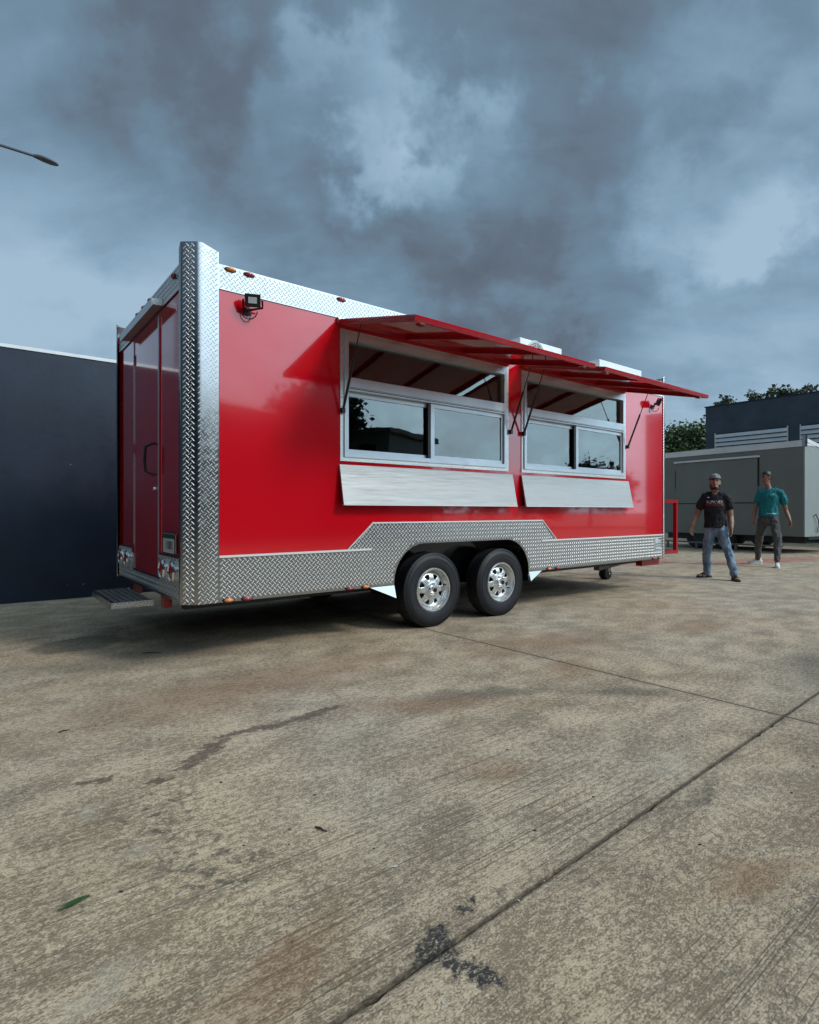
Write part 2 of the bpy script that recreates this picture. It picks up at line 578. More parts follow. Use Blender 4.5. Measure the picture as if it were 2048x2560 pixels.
def slab(t0, t1, s0, s1, step, thin=False):
    pts = []
    rs = random.Random(int(t0 * 100) * 7 + int(s0 * 100))
    gap = .0046

    def edge(ax, ay, bx, by, nx, ny):
        n = max(2, int(math.hypot(bx - ax, by - ay) / step))
        for i in range(n):
            f = i / n
            j = gap + abs(rs.gauss(0, .0012)) + (rs.uniform(.003, .010) if rs.random() < .07 else 0)
            if i == 0:
                j = gap
            wv = .0035 * noise.noise(Vector(((ax + (bx - ax) * f) * 1.7, (ay + (by - ay) * f) * 1.7, 0)))
            pts.append((ax + (bx - ax) * f + nx * j + abs(nx) * wv, ay + (by - ay) * f + ny * j + abs(ny) * wv))
    wide = gap
    edge(t0 + gap, s0, t1 - gap, s0, 0, 1)
    gap = wide * .24
    edge(t1, s0 + wide, t1, s1 - wide, -1, 0)
    gap = wide
    edge(t1 - gap, s1, t0 + gap, s1, 0, -1)
    gap = wide * .24
    edge(t0, s1 - wide, t0, s0 + wide, 1, 0)
    cj, sj = math.cos(JROT), math.sin(JROT)
    pts = [(2.23 + (x - 2.23) * cj - (y + 2.85) * sj, -2.85 + (x - 2.23) * sj + (y + 2.85) * cj) for x, y in pts]
    b = MB()
    n = len(pts)
    b.add([(x, y, -.0215) for x, y in pts] + [(x, y, 0) for x, y in pts],
          [tuple(range(n, 2 * n))] + [(i, (i + 1) % n, n + (i + 1) % n, n + i) for i in range(n)])
    return b.build('slab', CONC, yard, fix=False)


TL = [-11.77, -8.27, -4.77] + [2.23 + 3.5 * k for k in range(13)]
SL = [-16.85, -13.35, -9.85, -6.35, -2.85, 4.15, 11.15, 18.15]
for t0, t1 in zip(TL, TL[1:]):
    for s0, s1 in zip(SL, SL[1:]):
        nearby = t0 < 6 and t1 > -5 and -7 < s0 < 3
        slab(t0, t1, s0, s1, .035 if nearby else .5)
outer = MB()
T0, T1, S0, S1 = 2.23 - 13.6, 2.23 + 41.5, -2.85 - 13.4, -2.85 + 20
for a, b_, c_, d_ in ((-300, T0, -300, 300), (T1, 300, -300, 300), (T0, T1, -300, S0), (T0, T1, S1, 300)):
    outer.add([(a, c_, -.006), (b_, c_, -.006), (b_, d_, -.006), (a, d_, -.006)], [(0, 1, 2, 3)])
outer.build('outer_paving', CONC, yard)

# ------------------------------------------------------------------ food trailer
TR = empty('food_trailer', ORG, YAW)
tag(TR, 'glossy red food trailer with tread plate trim and open serving hatches', 'trailer')
L, WD, ZB, ZT = 6.50, 2.33, .432, 2.831


def holes_wall(name, m_, t0, t1, z0, z1, holes, s0, s1, parent, axis='t'):
    """wall plate with rectangular openings; axis 't': plane along x at depth s"""
    xs = sorted({t0, t1, *[h[0] for h in holes], *[h[1] for h in holes]})
    zs = sorted({z0, z1, *[h[2] for h in holes], *[h[3] for h in holes]})
    P = (lambda x, y, z: (x, y, z)) if axis == 't' else (lambda x, y, z: (y, x, z))

    def solid(i, k):
        if not (0 <= i < len(xs) - 1 and 0 <= k < len(zs) - 1):
            return False
        cx, cz = (xs[i] + xs[i + 1]) / 2, (zs[k] + zs[k + 1]) / 2
        return not any(h[0] < cx < h[1] and h[2] < cz < h[3] for h in holes)
    b = MB()
    for i in range(len(xs) - 1):
        for k in range(len(zs) - 1):
            if not solid(i, k):
                continue
            a, c_, e, f = xs[i], xs[i + 1], zs[k], zs[k + 1]
            b.add([P(a, s0, e), P(c_, s0, e), P(c_, s0, f), P(a, s0, f)], [(0, 1, 2, 3)])
            b.add([P(a, s1, e), P(c_, s1, e), P(c_, s1, f), P(a, s1, f)], [(3, 2, 1, 0)])
            for di, dk, q in ((-1, 0, (a, a, e, f)), (1, 0, (c_, c_, e, f)), (0, -1, (a, c_, e, e)), (0, 1, (a, c_, f, f))):
                if not solid(i + di, k + dk):
                    b.add([P(q[0], s0, q[2]), P(q[1], s0, q[3]), P(q[1], s1, q[3]), P(q[0], s1, q[2])], [(0, 1, 2, 3)])
    return b.build(name, m_, parent)


def tread(parent, fn, inside, t0, t1, z0, z1, a=.0272):
    """raised lozenges of chequer plate; fn(x, z, h) -> 3D with h out of the plate"""
    b = MB()
    Lh, wh, hh = .0172, .0038, .0026
    d_ = a * math.sqrt(.5)
    i0, i1 = int(t0 / d_) - 1, int(t1 / d_) + 2
    k0, k1 = int(z0 / d_) - 1, int(z1 / d_) + 2
    for i in range(i0, i1):
        for k in range(k0, k1):
            x, z = i * d_, k * d_
            if (i + k) % 2 or not inside(x, z):
                continue
            q = R(45 if i % 2 else -45)
            c, s = math.cos(q), math.sin(q)
            pts = [(-Lh, 0, 0), (-Lh * .55, -wh, 0), (Lh * .55, -wh, 0), (Lh, 0, 0), (Lh * .55, wh, 0), (-Lh * .55, wh, 0), (-Lh * .6, 0, hh), (Lh * .6, 0, hh)]
            vs = [fn(x + p * c - r_ * s, z + p * s + r_ * c, h) for p, r_, h in pts]
            b.add(vs, [(0, 1, 6), (1, 2, 7, 6), (2, 3, 7), (3, 4, 7), (4, 5, 6, 7), (5, 0, 6)])
    return stuff(b.build('tread_pattern', BARS, parent, fix=False))


WIN = ((1.225, 3.24), (3.445, 5.44))
WZ0, WZ1 = 1.492, 2.545
holes_wall('side_wall', RED, .082, L - .082, ZB + .01, ZT - .01, [(a + .03, b - .03, WZ0 + .03, WZ1 - .02) for a, b in WIN] + [(1.76, 3.57, ZB + .01, .79)], 0, .05, TR)
holes_wall('side_wall', RED, .082, L - .082, ZB + .01, ZT - .01, [(1.76, 3.57, ZB + .01, .79)], WD - .05, WD, TR)
holes_wall('end_wall', RED, .070, WD - .070, ZB + .01, ZT - .01, [(.72, 1.59, ZB + .01, 2.62)], .021, .06, TR, axis='s')
MB().box(L - .06, L - .021, .085, WD - .085, ZB + .01, ZT - .01).build('end_wall', RED, TR)
MB().box(.10, L - .10, .01, WD - .01, ZT - .03, ZT - .012).build('roof', WHITE, TR)
fl = MB()
fl.box(.085, 1.74, .052, WD - .052, ZB + .012, .50).box(3.59, L - .085, .052, WD - .052, ZB + .012, .50).box(1.74, 3.59, .372, WD - .372, ZB + .012, .50)
fl.build('floor', CHASSIS, TR)
it = MB()
it.box(.061, L - .061, WD - .09, WD - .052, .505, 2.79).box(.061, .10, .052, WD - .09, .505, 2.79).box(L - .10, L - .061, .052, WD - .09, .505, 2.79).box(.10, L - .10, .052, WD - .09, 2.765, 2.798)
it.build('interior_lining', INTERIOR, TR)
MB().box(.7, 5.8, 1.55, 2.23, 1.30, 1.36, .004).box(.7, 5.8, 1.6, 2.2, .52, 1.29).build('counter', STEEL, TR)
hd = MB()
hd.prism([(1.35, 2.05), (2.24, 2.05), (2.24, 2.60), (1.9, 2.60)], lambda p, q: (q, p[0], p[1]), 3.7, 5.4)
hd.build('range_hood', STEEL, TR)
MB().box(.8, 1.5, 1.7, 2.22, 1.365, 2.15, .01).build('refrigerator', STEEL, TR)

# arch polygon of the lower skirt
arcT = []
for k in range(9):
    q = math.pi - k * math.pi / 2 / 8
    arcT.append((2.11 + .34 * math.cos(q), .445 + .342 * math.sin(q)))
arcT += [(3.22 + .34 * math.cos(math.pi / 2 - k * math.pi / 2 / 8), .445 + .342 * math.sin(math.pi / 2 - k * math.pi / 2 / 8)) for k in range(9)]


def in_arch(x, z, grow=0.):
    if z < .445:
        return 1.77 - grow < x < 3.56 + grow
    if 2.11 <= x <= 3.22:
        return z < .787 + grow
    cx = 2.11 if x < 2.11 else 3.22
    return math.hypot(x - cx, z - .445) < .342 + grow


def in_skirt(x, z, mrg=.015):
    if not (ZB + mrg < z):
        return False
    if in_arch(x, z, mrg):
        return False
    if .235 < x < 6.365 and z < .757 - mrg:
        return True
    zt = .98 - mrg
    lft = 1.294 + (z - .757) / (.98 - .757) * (1.54 - 1.294)
    rgt = 4.03 - (z - .757) / (.98 - .757) * (4.03 - 3.79)
    return z < zt and lft + mrg < x < rgt - mrg


outline = [(.232, ZB), (1.77, ZB)] + arcT + [(3.56, ZB), (6.375, ZB), (6.375, .757), (4.03, .757), (3.79, .98), (1.54, .98), (1.294, .757), (.232, .757)]
sk = MB().prism(outline, lambda p, q: (p[0], q, p[1]), -.007, -.001).build('lower_skirt', ALU, TR)
tread(sk, lambda x, z, h: (x, -.007 - h, z), in_skirt, .23, 6.38, ZB, .99)
tr_ = MB()
tr_.box(.232, 1.53, -.016, -.0075, .749, .765)
tr_.build('trim_strip', TRIM, TR)
MB().box(3.77, 6.375, -.016, -.0075, .749, .765).build('trim_strip', TRIM, TR)
MB().box(1.55, 3.78, -.014, -.0075, .974, .986).build('trim_strip', TRIM, TR)
for x0, z0, x1, z1 in ((1.298, .765, 1.55, .986), (3.78, .986, 4.03, .765)):
    MB().tube([(x0, -.011, z0), (x1, -.011, z1)], [.006, .006], 6, rnd=False).build('trim_strip', TRIM, TR)
# bright flaps either side of the wheels, kicked outwards
for tri in (((1.52, ZB), (1.772, ZB), (1.772, .325)), ((3.565, ZB), (3.78, ZB), (3.565, .335))):
    MB().prism(list(tri), lambda p, q: (p[0], q - (ZB - p[1]) * .30, p[1] - .002), -.006, -.002).build('mud_flap', ALU, TR)

# wheel well lining
for y0, y1 in ((.0, .36), (WD - .36, WD)):
    lin = MB()
    prof = [(1.772, .33)] + arcT + [(3.558, .33)]
    n = len(prof)
    vs = [(x, y0, z) for x, z in prof] + [(x, y1, z) for x, z in prof]
    lin.add(vs, [(i, i + 1, n + i + 1, n + i) for i in range(n - 1)])
    yb = y1 if y0 == 0 else y0
    lin.add([(x, yb, z) for x, z in prof], [tuple(range(n))])
    lin.build('wheel_arch', BLACKP, TR, smooth=30)


# wheels ------------------------------------------------------------
def make_wheel():
    tb = MB()
    prof = [(.198, .005), (.215, -.006), (.245, -.014), (.285, -.017), (.312, -.013), (.322, -.008), (.336, .002), (.346, .014),
            (.352, .026), (.356, .045), (.357, .060), (.349, .061), (.349, .068), (.358, .069), (.360, .098), (.352, .099), (.352, .106), (.360, .107),
            (.358, .136), (.349, .137), (.349, .144), (.357, .145), (.352, .180), (.336, .203), (.300, .215), (.245, .214), (.198, .195)]
    tb.lathe(prof, 0, 0, 0, 72)
    tyre = tb.build('wheel', RUBBER, None, smooth=35)
    lug = MB()
    for k in range(84):       # shoulder blocks
        q = 2 * math.pi * k / 84
        for y0, y1, r0, r1 in ((-.002, .052, .338, .3635), (.153, .200, .340, .3625)):
            c = math.cos(q), math.sin(q)
            tq = (-c[1], c[0])
            wv = .0095
            vs = []
            for r_, y in ((r0, y0), (r1 - .006, y0 + .010), (r1, y1), (r0, y1)):
                for sg in (-1, 1):
                    vs.append((c[0] * r_ + tq[0] * wv * sg, y, c[1] * r_ + tq[1] * wv * sg))
            lug.add(vs, [(0, 1, 3, 2), (2, 3, 5, 4), (4, 5, 7, 6), (0, 2, 4, 6), (1, 7, 5, 3)])
    stuff(lug.build('tread_block', RUBBER, tyre))
    band = MB()
    band.lathe([(.292, -.0168), (.292, -.0195), (.300, -.0195), (.300, -.0158)], 0, 0, 0, 72)
    band.lathe([(.228, -.008), (.228, -.0125), (.235, -.0135), (.235, -.010)], 0, 0, 0, 72)
    band.build('sidewall_rib', RUBBER, tyre, smooth=30)
    rm = MB()
    rm.lathe([(.212, -.006), (.206, -.013), (.198, -.012), (.192, -.004), (.186, .010), (.182, .030), (.178, .034), (.174, .050), (.168, .056), (.164, .075)], 0, 0, 0, 64)
    rm.lathe([(.200, .004), (.196, .19)], 0, 0, 0, 64)
    rm.build('rim', RIM, tyre, smooth=35)
    # pressed disc with eight rounded-triangular windows
    ds = MB()
    NA, rings = 8 * 14, [.046, .066, .084, .099, .107, .114, .121, .128, .135, .142, .149, .167]

    def yo(r_):
        if r_ < .084:
            return .016 + .014 * (r_ - .046) / .038
        return .030 + .022 * (r_ - .084) / .083 - .008 * math.sin((r_ - .084) / .083 * math.pi)

    def hole(r_, k):
        x = ((k % 14) - 6.5) / 7.
        f = (r_ - .100) / (.148 - .100)
        return 0 < f < 1 and abs(x) < .20 + .36 * f ** .8 - (.18 if f > .88 else 0)
    vs, fs = [], []
    for r_ in rings:
        for k in range(NA):
            q = 2 * math.pi * k / NA
            vs.append((r_ * math.cos(q), yo(r_), r_ * math.sin(q)))
    for i in range(len(rings) - 1):
        for k in range(NA):
            if not hole((rings[i] + rings[i + 1]) / 2, k):
                fs.append((i * NA + k, i * NA + (k + 1) % NA, (i + 1) * NA + (k + 1) % NA, (i + 1) * NA + k))
    disc = ds.add(vs, fs).build('spoke_disc', RIM, tyre, smooth=30)
    so = disc.modifiers.new('thick', 'SOLIDIFY')
    so.thickness = .004
    bk = MB().lathe([(.012, .10), (.19, .10)], 0, 0, 0, 32)
    bk.build('brake_backplate', CHASSIS, tyre)
    hb = MB()
    hb.lathe([(.048, .018), (.044, .012), (.038, .008), (.036, -.022), (.032, -.030), (.004, -.032)], 0, 0, 0, 32)
    hb.build('hub', CHROME, tyre, smooth=30)
    MB().lathe([(.022, -.0325), (.019, -.040), (.003, -.041)], 0, 0, 0, 24).build('grease_cap', BLACK, tyre, smooth=30)
    for k in range(6):
        q = 2 * math.pi * (k + .3) / 6
        x, z = .060 * math.cos(q), .060 * math.sin(q)
        b = MB()
        b.lathe([(.0095, .026), (.009, .006), (.008, -.008), (.005, -.013), (.001, -.014)], x, 0, z, 6)
        b.build('lug_nut', CHROME, tyre, smooth=20)
    va = MB().tube([(.158, .045, .03), (.172, .020, .034)], [.005, .005], 8)
    va.build('valve', BLACK, tyre)
    return tyre


whl = make_wheel()
whl.parent = TR
whl.location = (2.245, .022, .3485)
whl.scale = (.963, .82, .963)
w2 = copy_tree(whl, TR)
w2.location = (3.160, .022, .3485)
w2.rotation_euler = (0, R(37), 0)
for x in (2.245, 3.160):
    o = copy_tree(whl, TR)
    o.location = (x, WD - .022, .3485)
    o.rotation_euler = (0, 0, math.pi)
    MB().tube([(x, .12, .34), (x, WD - .12, .34)], [.035, .035], 10).build('axle', CHASSIS, TR)

# corner posts (bent chequer plate) -----------------------------------
PT = 2.945


def corner_post(mx, my):
    """mx,my mirror the rear near corner post to the other corners"""
    fx = (lambda x: x) if not mx else (lambda x: L - x)
    fy = (lambda y: y) if not my else (lambda y: WD - y)
    ww = .230 if not mx else .123
    sec = [(ww, -.010), (.115, -.012), (.100, -.0115), (.086, -.009), (.074, -.003), (-.002, .0585), (-.007, .064), (-.010, .073), (-.010, .105)]
    b = MB()
    inner = [(x + .004, y + .004) for x, y in sec]
    ring = sec + inner[::-1]
    # slightly dished top edge
    n = len(ring)
    vs = [(fx(x), fy(y), ZB) for x, y in ring] + [(fx(x), fy(y), PT - (.035 if (i in (0, len(sec) - 1, len(sec), n - 1)) else 0)) for i, (x, y) in enumerate(ring)]
    b.add(vs, [tuple(range(n))[::-1], tuple(range(n, 2 * n))] + [(i, (i + 1) % n, n + (i + 1) % n, n + i) for i in range(n)])
    b.add([(fx(x), fy(y), PT - .03) for x, y in inner] + [(fx(ww), fy(.10), PT - .03)], [tuple(range(len(inner) + 1))])
    post = b.build('corner_post', ALU, TR, smooth=28)
    if not my or not mx:
        # side leg
        if not my:
            tread(post, lambda x, z, h: (fx(x), fy(-.0105 - h), z), lambda x, z: .125 < x < ww - .008 and ZB + .01 < z < PT - .03, .1, ww, ZB, PT)
            tread(post, lambda x, z, h: (fx(.0875 - .0035 - x * .0), 0, z), lambda x, z: False, 0, 1, 0, 1)
        nx, ny = -.06, -.074
        ll = math.hypot(nx, ny)
        nx, ny = nx / ll, ny / ll
        tx, ty = (.070 + .004), (.000 - .060)
        le = math.hypot(tx, ty)
        tx, ty = tx / le, ty / le
        tread(post, lambda x, z, h: (fx(-.004 + tx * x + nx * (h + .0004)), fy(.060 + ty * x + ny * (h + .0004)), z), lambda x, z: .010 < x < le - .008 and ZB + .01 < z < PT - .02, 0, le, ZB, PT)
        tread(post, lambda x, z, h: (fx(x), fy(-.0108 - h), z), lambda x, z: .082 < x < .118 and ZB + .01 < z < PT - .02, .08, .12, ZB, PT)
    return post


corner_post(False, False)
corner_post(True, False)
corner_post(False, True)
corner_post(True, True)

# top rails -----------------------------------------------------------
rail = MB().box(.232, 6.375, -.008, -.001, 2.655, ZT).build('top_rail', ALU, TR)
tread(rail, lambda x, z, h: (x, -.008 - h, z), lambda x, z: .245 < x < 6.365 and 2.668 < z < ZT - .012, .23, 6.38, 2.65, ZT)
MB().box(.232, 6.375, WD + .001, WD + .008, 2.655, ZT).build('top_rail', ALU, TR)
rr_ = MB().box(.010, .020, .107, WD - .107, 2.655, ZT).build('top_rail', ALU, TR)
tread(rr_, lambda x, z, h: (.010 - h, x, z), lambda x, z: .115 < x < WD - .115 and 2.668 < z < ZT - .012, .1, WD, 2.65, ZT)

# rear skirt, with the door opening dropping into it -------------------
rs_ = MB().prism([(.107, ZB), (WD - .107, ZB), (WD - .107, .758), (1.60, .758), (1.60, .560), (.71, .560), (.71, .758), (.107, .758)], lambda p, q: (q, p[0], p[1]), .009, .0195)
rs_ = rs_.build('rear_skirt', ALU, TR)
tread(rs_, lambda x, z, h: (.009 - h, x, z), lambda x, z: .115 < x < WD - .115 and ZB + .012 < z < .748 and not (.70 < x < 1.61 and z > .548), .1, WD, ZB, .76)

door = MB().box(.014, .05, .7215, 1.5885, .562, 2.6185, .002).build('door', RED, TR)
MB().box(.008, .013, .722, .742, .565, 2.62).build('edge_trim', FRAME, door)
MB().box(.008, .013, 1.568, 1.588, .565, 2.62).build('edge_trim', FRAME, door)
hz_ = 1.50
MB().tube([(.010, .86, hz_ + .13), (-.045, .90, hz_ + .10), (-.05, .91, hz_), (-.045, .90, hz_ - .10), (.010, .86, hz_ - .13)], [.011] * 5, 8).build('handle', BLACK, door, smooth=50)
MB().tube([(.012, .80, 1.26), (-.004, .80, 1.26)], [.014, .014], 12).build('lock', CHROME, door, smooth=50)
for z in (.70, 1.60, 2.40):
    MB().box(.002, .0075, 1.55, 1.63, z, z + .09, .002).build('hinge', RED, door)
# drip visor over the door
vis = MB().prism([(-.065, 2.655), (.008, 2.66), (.008, 2.715), (-.065, 2.70)], lambda p, q: (p[0], q, p[1]), .60, 1.76).build('door_visor', STEEL, TR)
MB().box(-.071, -.066, .60, 1.76, 2.640, 2.705).build('visor_lip', FRAME, vis)


def marker(name, pos, normal, m_, sx=.045, sz=.018):
    """oval marker lamp: base plus lens"""
    b = MB()
    x, y, z = pos
    if normal == 'side':
        b.ball((x, y, z), (sx, .006, sz), 14, 6)
        o = b.build(name, BLACK, TR, smooth=60)
        MB().ball((x, y - .006, z), (sx * .78, .017, sz * .78), 14, 6).build('lens', m_, o, smooth=60)
    else:
        b.ball((x, y, z), (.006, sx, sz), 14, 6)
        o = b.build(name, BLACK, TR, smooth=60)
        MB().ball((x - .006, y, z), (.017, sx * .78, sz * .78), 14, 6).build('lens', m_, o, smooth=60)
    return o


for x, m_ in ((.312, AMBER), (.452, REDL), (1.232, REDL), (3.3, AMBER), (5.6, REDL)):
    marker('marker_lamp', (x, -.012, 2.808), 'side', m_)
for x, m_ in ((.300, AMBER), (.436, REDL), (1.312, REDL), (1.470, AMBER), (3.895, AMBER), (4.045, REDL), (6.12, REDL), (6.28, AMBER)):
    marker('marker_lamp', (x, -.012, .444), 'side', m_)
for y in (.27, .95, 1.165, 1.38, 2.15):
    marker('marker_lamp', (.002, y, 2.775 if y in (.27, 2.15) else 2.80), 'rear', REDL, .04, .022)


def tail_light(y):
    b = MB()
    n = 24
    vs, fs = [], []
    for r_, x in ((.078, .008), (.078, -.012), (.066, -.022), (.060, -.014)):
        for k in range(n):
            q = 2 * math.pi * k / n
            vs.append((x, y + r_ * math.cos(q), .642 + r_ * math.sin(q)))
    for i in range(3):
        for k in range(n):
            fs.append((i * n + k, i * n + (k + 1) % n, (i + 1) * n + (k + 1) % n, (i + 1) * n + k))
    o = b.add(vs, fs).build('tail_light', CHROME, TR, smooth=40)
    MB().ball((-.010, y, .642), (.016, .059, .059), 20, 10).build('lens', REDL, o, smooth=60)


for y in (.285, .545, 1.80, 2.05):
    tail_light(y)
pl = MB().box(-.002, .0085, .23, .53, .772, .915, .002).build('licence_plate', PLATEW, TR)
MB().box(-.0045, -.0025, .236, .524, .880, .911).build('plate_band', PLATEG, pl)
tv, tf = text_mesh('110881', .085)
MB().add([(-.0032, .38 - v.x * .78, .826 + v.y) for v in tv], tf).build('plate_number', INK, pl, fix=False)
MB().box(-.006, -.0025, .222, .231, .770, .918).box(-.006, -.0025, .529, .538, .770, .918).box(-.006, -.0025, .222, .538, .916, .922).build('plate_frame', CHROME, pl)

# folding rear step: frame, slats
st = MB()
st.box(-.315, -.012, .775, .797, .335, .382).box(-.315, -.012, 1.643, 1.665, .335, .382).box(-.315, -.293, .797, 1.643, .335, .382)
step_o = st.build('rear_step', ALU, TR)
for k in range(6):
    x0 = -.286 + k * .046
    MB().box(x0, x0 + .034, .798, 1.642, .366, .380, .002).build('slat', GREYMETAL, step_o)
tread(step_o, lambda x, z, h: (x, .775 - h, z), lambda x, z: -.31 < x < -.02 and .340 < z < .378, -.32, 0, .33, .39, a=.02)
for y in (.64, 1.62):
    MB().box(.03, .09, y, y + .095, .325, ZB + .011).build('step_bracket', RED2, TR)

# serving windows -----------------------------------------------------
for (a, b) in WIN:
    fr_ = MB()
    # flange
    fr_.box(a, a + .034, -.008, -.001, WZ0, WZ1 + .03).box(b - .034, b, -.008, -.001, WZ0, WZ1 + .03).box(a + .034, b - .034, -.008, -.001, WZ0, WZ0 + .034).box(a + .034, b - .034, -.008, -.001, WZ1 - .004, WZ1 + .03)
    win = fr_.build('serving_window', STEEL, TR)
    rv = MB()
    for k in range(14):
        x = a + .06 + k * (b - a - .12) / 13
        rv.ball((x, -.009, WZ0 + .012), (.006, .003, .006), 8, 4)
    for k in range(7):
        z = WZ0 + .1 + k * .14
        rv.ball((a + .012, -.009, z), (.006, .003, .006), 8, 4).ball((b - .012, -.009, z), (.006, .003, .006), 8, 4)
    stuff(rv.build('rivets', CHROME, win))
    i0, i1 = a + .034, b - .034
    fr2 = MB()
    fr2.box(i0, i0 + .038, -.020, .075, WZ0 + .034, WZ1 - .004).box(i1 - .038, i1, -.020, .075, WZ0 + .034, WZ1 - .004)
    fr2.box(i0 + .038, i1 - .038, -.020, .075, WZ0 + .034, WZ0 + .072).box(i0 + .038, i1 - .038, -.020, .075, WZ1 - .060, WZ1 - .004)
    fr2.build('outer_frame', FRAME, win)
    MB().box(i0 + .038, i1 - .038, -.024, .06, 2.075, 2.185, .003).build('transom_bar', FRAME, win)
    MB().box(i0 + .038, i1 - .038, .030, .036, 2.185, WZ1 - .060).build('upper_pane', GLASS, win)
    mid = a + (b - a) * .497
    for (s0, s1, y0, dark) in ((i0 + .040, mid + .020, .030, True), (mid - .030, i1 - .040, .000, False)):
        sf = MB()
        wl, wr = (.024, .040) if dark else (.045, .026)
        zb, zt = WZ0 + .074, 2.073
        sf.box(s0, s0 + wl, y0, y0 + .024, zb, zt).box(s1 - wr, s1, y0, y0 + .024, zb, zt)
        sf.box(s0 + wl, s1 - wr, y0, y0 + .024, zb, zb + .030).box(s0 + wl, s1 - wr, y0, y0 + .024, zt - .036, zt)
        sash = sf.build('sash', FRAME, win)
        MB().box(s0 + wl, s1 - wr, y0 + .010, y0 + .015, zb + .030, zt - .036).build('lower_pane', GLASS, win)
    MB().box(mid - .060, mid - .031, .004, .029, WZ0 + .076, 2.072).build('meeting_seal', BLACK, win)
    if a < 2:
        for x in (1.985, 2.93):
            MB().box(x - .010, x + .010, .052, .070, WZ0 + .073, 2.074).build('pale_upright', WHITE, win)  # pale upright standing behind each lower pane
    # sliding track line
    MB().box(i0 + .045, i1 - .045, -.026, -.0245, 2.088, 2.094).box(i0 + .045, i1 - .045, -.026, -.0245, 2.100, 2.103).build('track_groove', DARKSEAM, win)

    # hatch, swung up and out
    hw = Matrix.Translation((0, -.012, 2.632)) @ Matrix.Rotation(R(13.4), 4, 'X')
    h0, h1 = a - .025, b + .030
    LEN = 1.035

    def H(x, out, up, hw=hw):
        return tuple(hw @ Vector((x, -out, up)))

    def hbox(mb, x0, x1, o0, o1, u0, u1, H=H):
        vs = [H(x, o, u_) for u_ in (u0, u1) for o in (o0, o1) for x in (x0, x1)]
        mb.add(vs, [(0, 2, 3, 1), (4, 5, 7, 6), (0, 1, 5, 4), (2, 6, 7, 3), (0, 4, 6, 2), (1, 3, 7, 5)])
        return mb
    hatch = hbox(MB(), h0, h1, 0, LEN, .0, .010).build('serving_hatch', RED, TR)
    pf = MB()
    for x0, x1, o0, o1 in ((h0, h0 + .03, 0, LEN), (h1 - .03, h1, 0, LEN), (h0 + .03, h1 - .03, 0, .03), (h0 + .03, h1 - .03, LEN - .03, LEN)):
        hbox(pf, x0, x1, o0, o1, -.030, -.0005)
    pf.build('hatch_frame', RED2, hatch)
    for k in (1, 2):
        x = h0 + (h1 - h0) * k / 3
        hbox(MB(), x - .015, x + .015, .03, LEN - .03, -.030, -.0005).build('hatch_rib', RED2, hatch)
    for x in (h0 + .10, h1 - .10):
        hbox(MB(), x - .02, x + .02, LEN - .09, LEN - .035, -.046, -.0305).build('latch', CHROME, hatch)
    hc = MB().prism([(-.007, 2.612), (-.035, 2.630), (-.035, 2.644), (-.007, 2.662)], lambda p, q: (q, p[0], p[1]), a - .03, b + .035)
    hc.build('hinge_cover', STEEL, TR)
    # gas struts
    for x in (a + .012, b + .014):
        p0 = Vector((x, -.030, 1.90))
        p1 = Vector(H(x, .30, -.032))
        pm = p0.lerp(p1, .62)
        s_ = MB().tube([p0, pm], [.011, .011], 10, rnd=False).build('gas_strut', BLACK, TR, smooth=50)
        MB().tube([pm, p1], [.0050, .0050], 8, rnd=False).build('piston_rod', BLACK, s_, smooth=50)
        MB().box(x - .016, x + .016, -.045, -.0085, 1.880, 1.922, .003).build('strut_mount', BLACK, s_)
    # drop shelf
    a2, b2 = a - .012, b + .052
    Sh = [(-.018, 1.462), (-.084, 1.138), (-.068, 1.134), (-.003, 1.458)]
    shf = MB().prism(Sh, lambda p, q: (q, p[0], p[1]), a2, b2).build('drop_shelf', SHELF, TR)
    MB().box(a2, b2, -.088, -.0665, 1.128, 1.1375).build('shelf_edge', TRIM, shf)
    for x in (a2 + .03, b2 - .05):
        MB().prism([(-.002, 1.44), (-.062, 1.142), (-.002, 1.142)], lambda p, q: (q, p[0], p[1]), x, x + .006).build('shelf_bracket', BLACK, shf)


# floodlights ----------------------------------------------------------
def floodlight(t, z, yaw, tilt, front=False):
    M = Matrix.Translation((t, -.105, z) if not front else (L + .16, t, z)) @ Matrix.Rotation(yaw, 4, 'Z') @ Matrix.Rotation(tilt, 4, 'X')

    def bx(b, x0, x1, y0, y1, z0, z1, ch=0):
        c = MB().box(x0, x1, y0, y1, z0, z1, ch)
        b.add([tuple(M @ Vector(q)) for q in c.v], c.f)
        return b
    o = bx(MB(), -.055, .055, -.016, .022, -.045, .045, .005).build('floodlight', BLACK, TR)
    bx(MB(), -.030, .030, -.0205, -.0165, -.018, .024).build('lens', LED, o)
    fin = MB()
    for k in range(6):
        bx(fin, -.050 + k * .018, -.045 + k * .018, .027, .042, -.038, .038)
    fin.build('cooling_fins', BLACK, o)
    br = MB()
    if not front:
        br.tube([tuple(M @ Vector((-.066, .005, 0))), tuple(M @ Vector((-.068, .05, -.05))), (t, -.03, z - .05), (t, -.0005, z - .05)], [.008] * 4, 6)
        br.tube([tuple(M @ Vector((.066, .005, 0))), tuple(M @ Vector((.068, .05, -.05))), (t, -.03, z - .05)], [.008] * 3, 6)
        br.box(t - .03, t + .03, -.012, -.0005, z - .075, z - .025)
    else:
        br.tube([tuple(M @ Vector((0, .03, 0))), (L, t, z - .03)], [.012] * 2, 6)
    br.build('bracket', BLACK, o)
    cab = MB()
    if not front:
        pts = []
        for k in range(11):
            q = k / 10 * math.pi
            pts.append((t + .05 - .05 * (1 - math.cos(q)), -.07 + .065 * k / 10, z - .06 - .055 * math.sin(q)))
        cab.tube(pts, [.004] * 11, 6)
        cab.build('cable', BLACK, o)
    return o


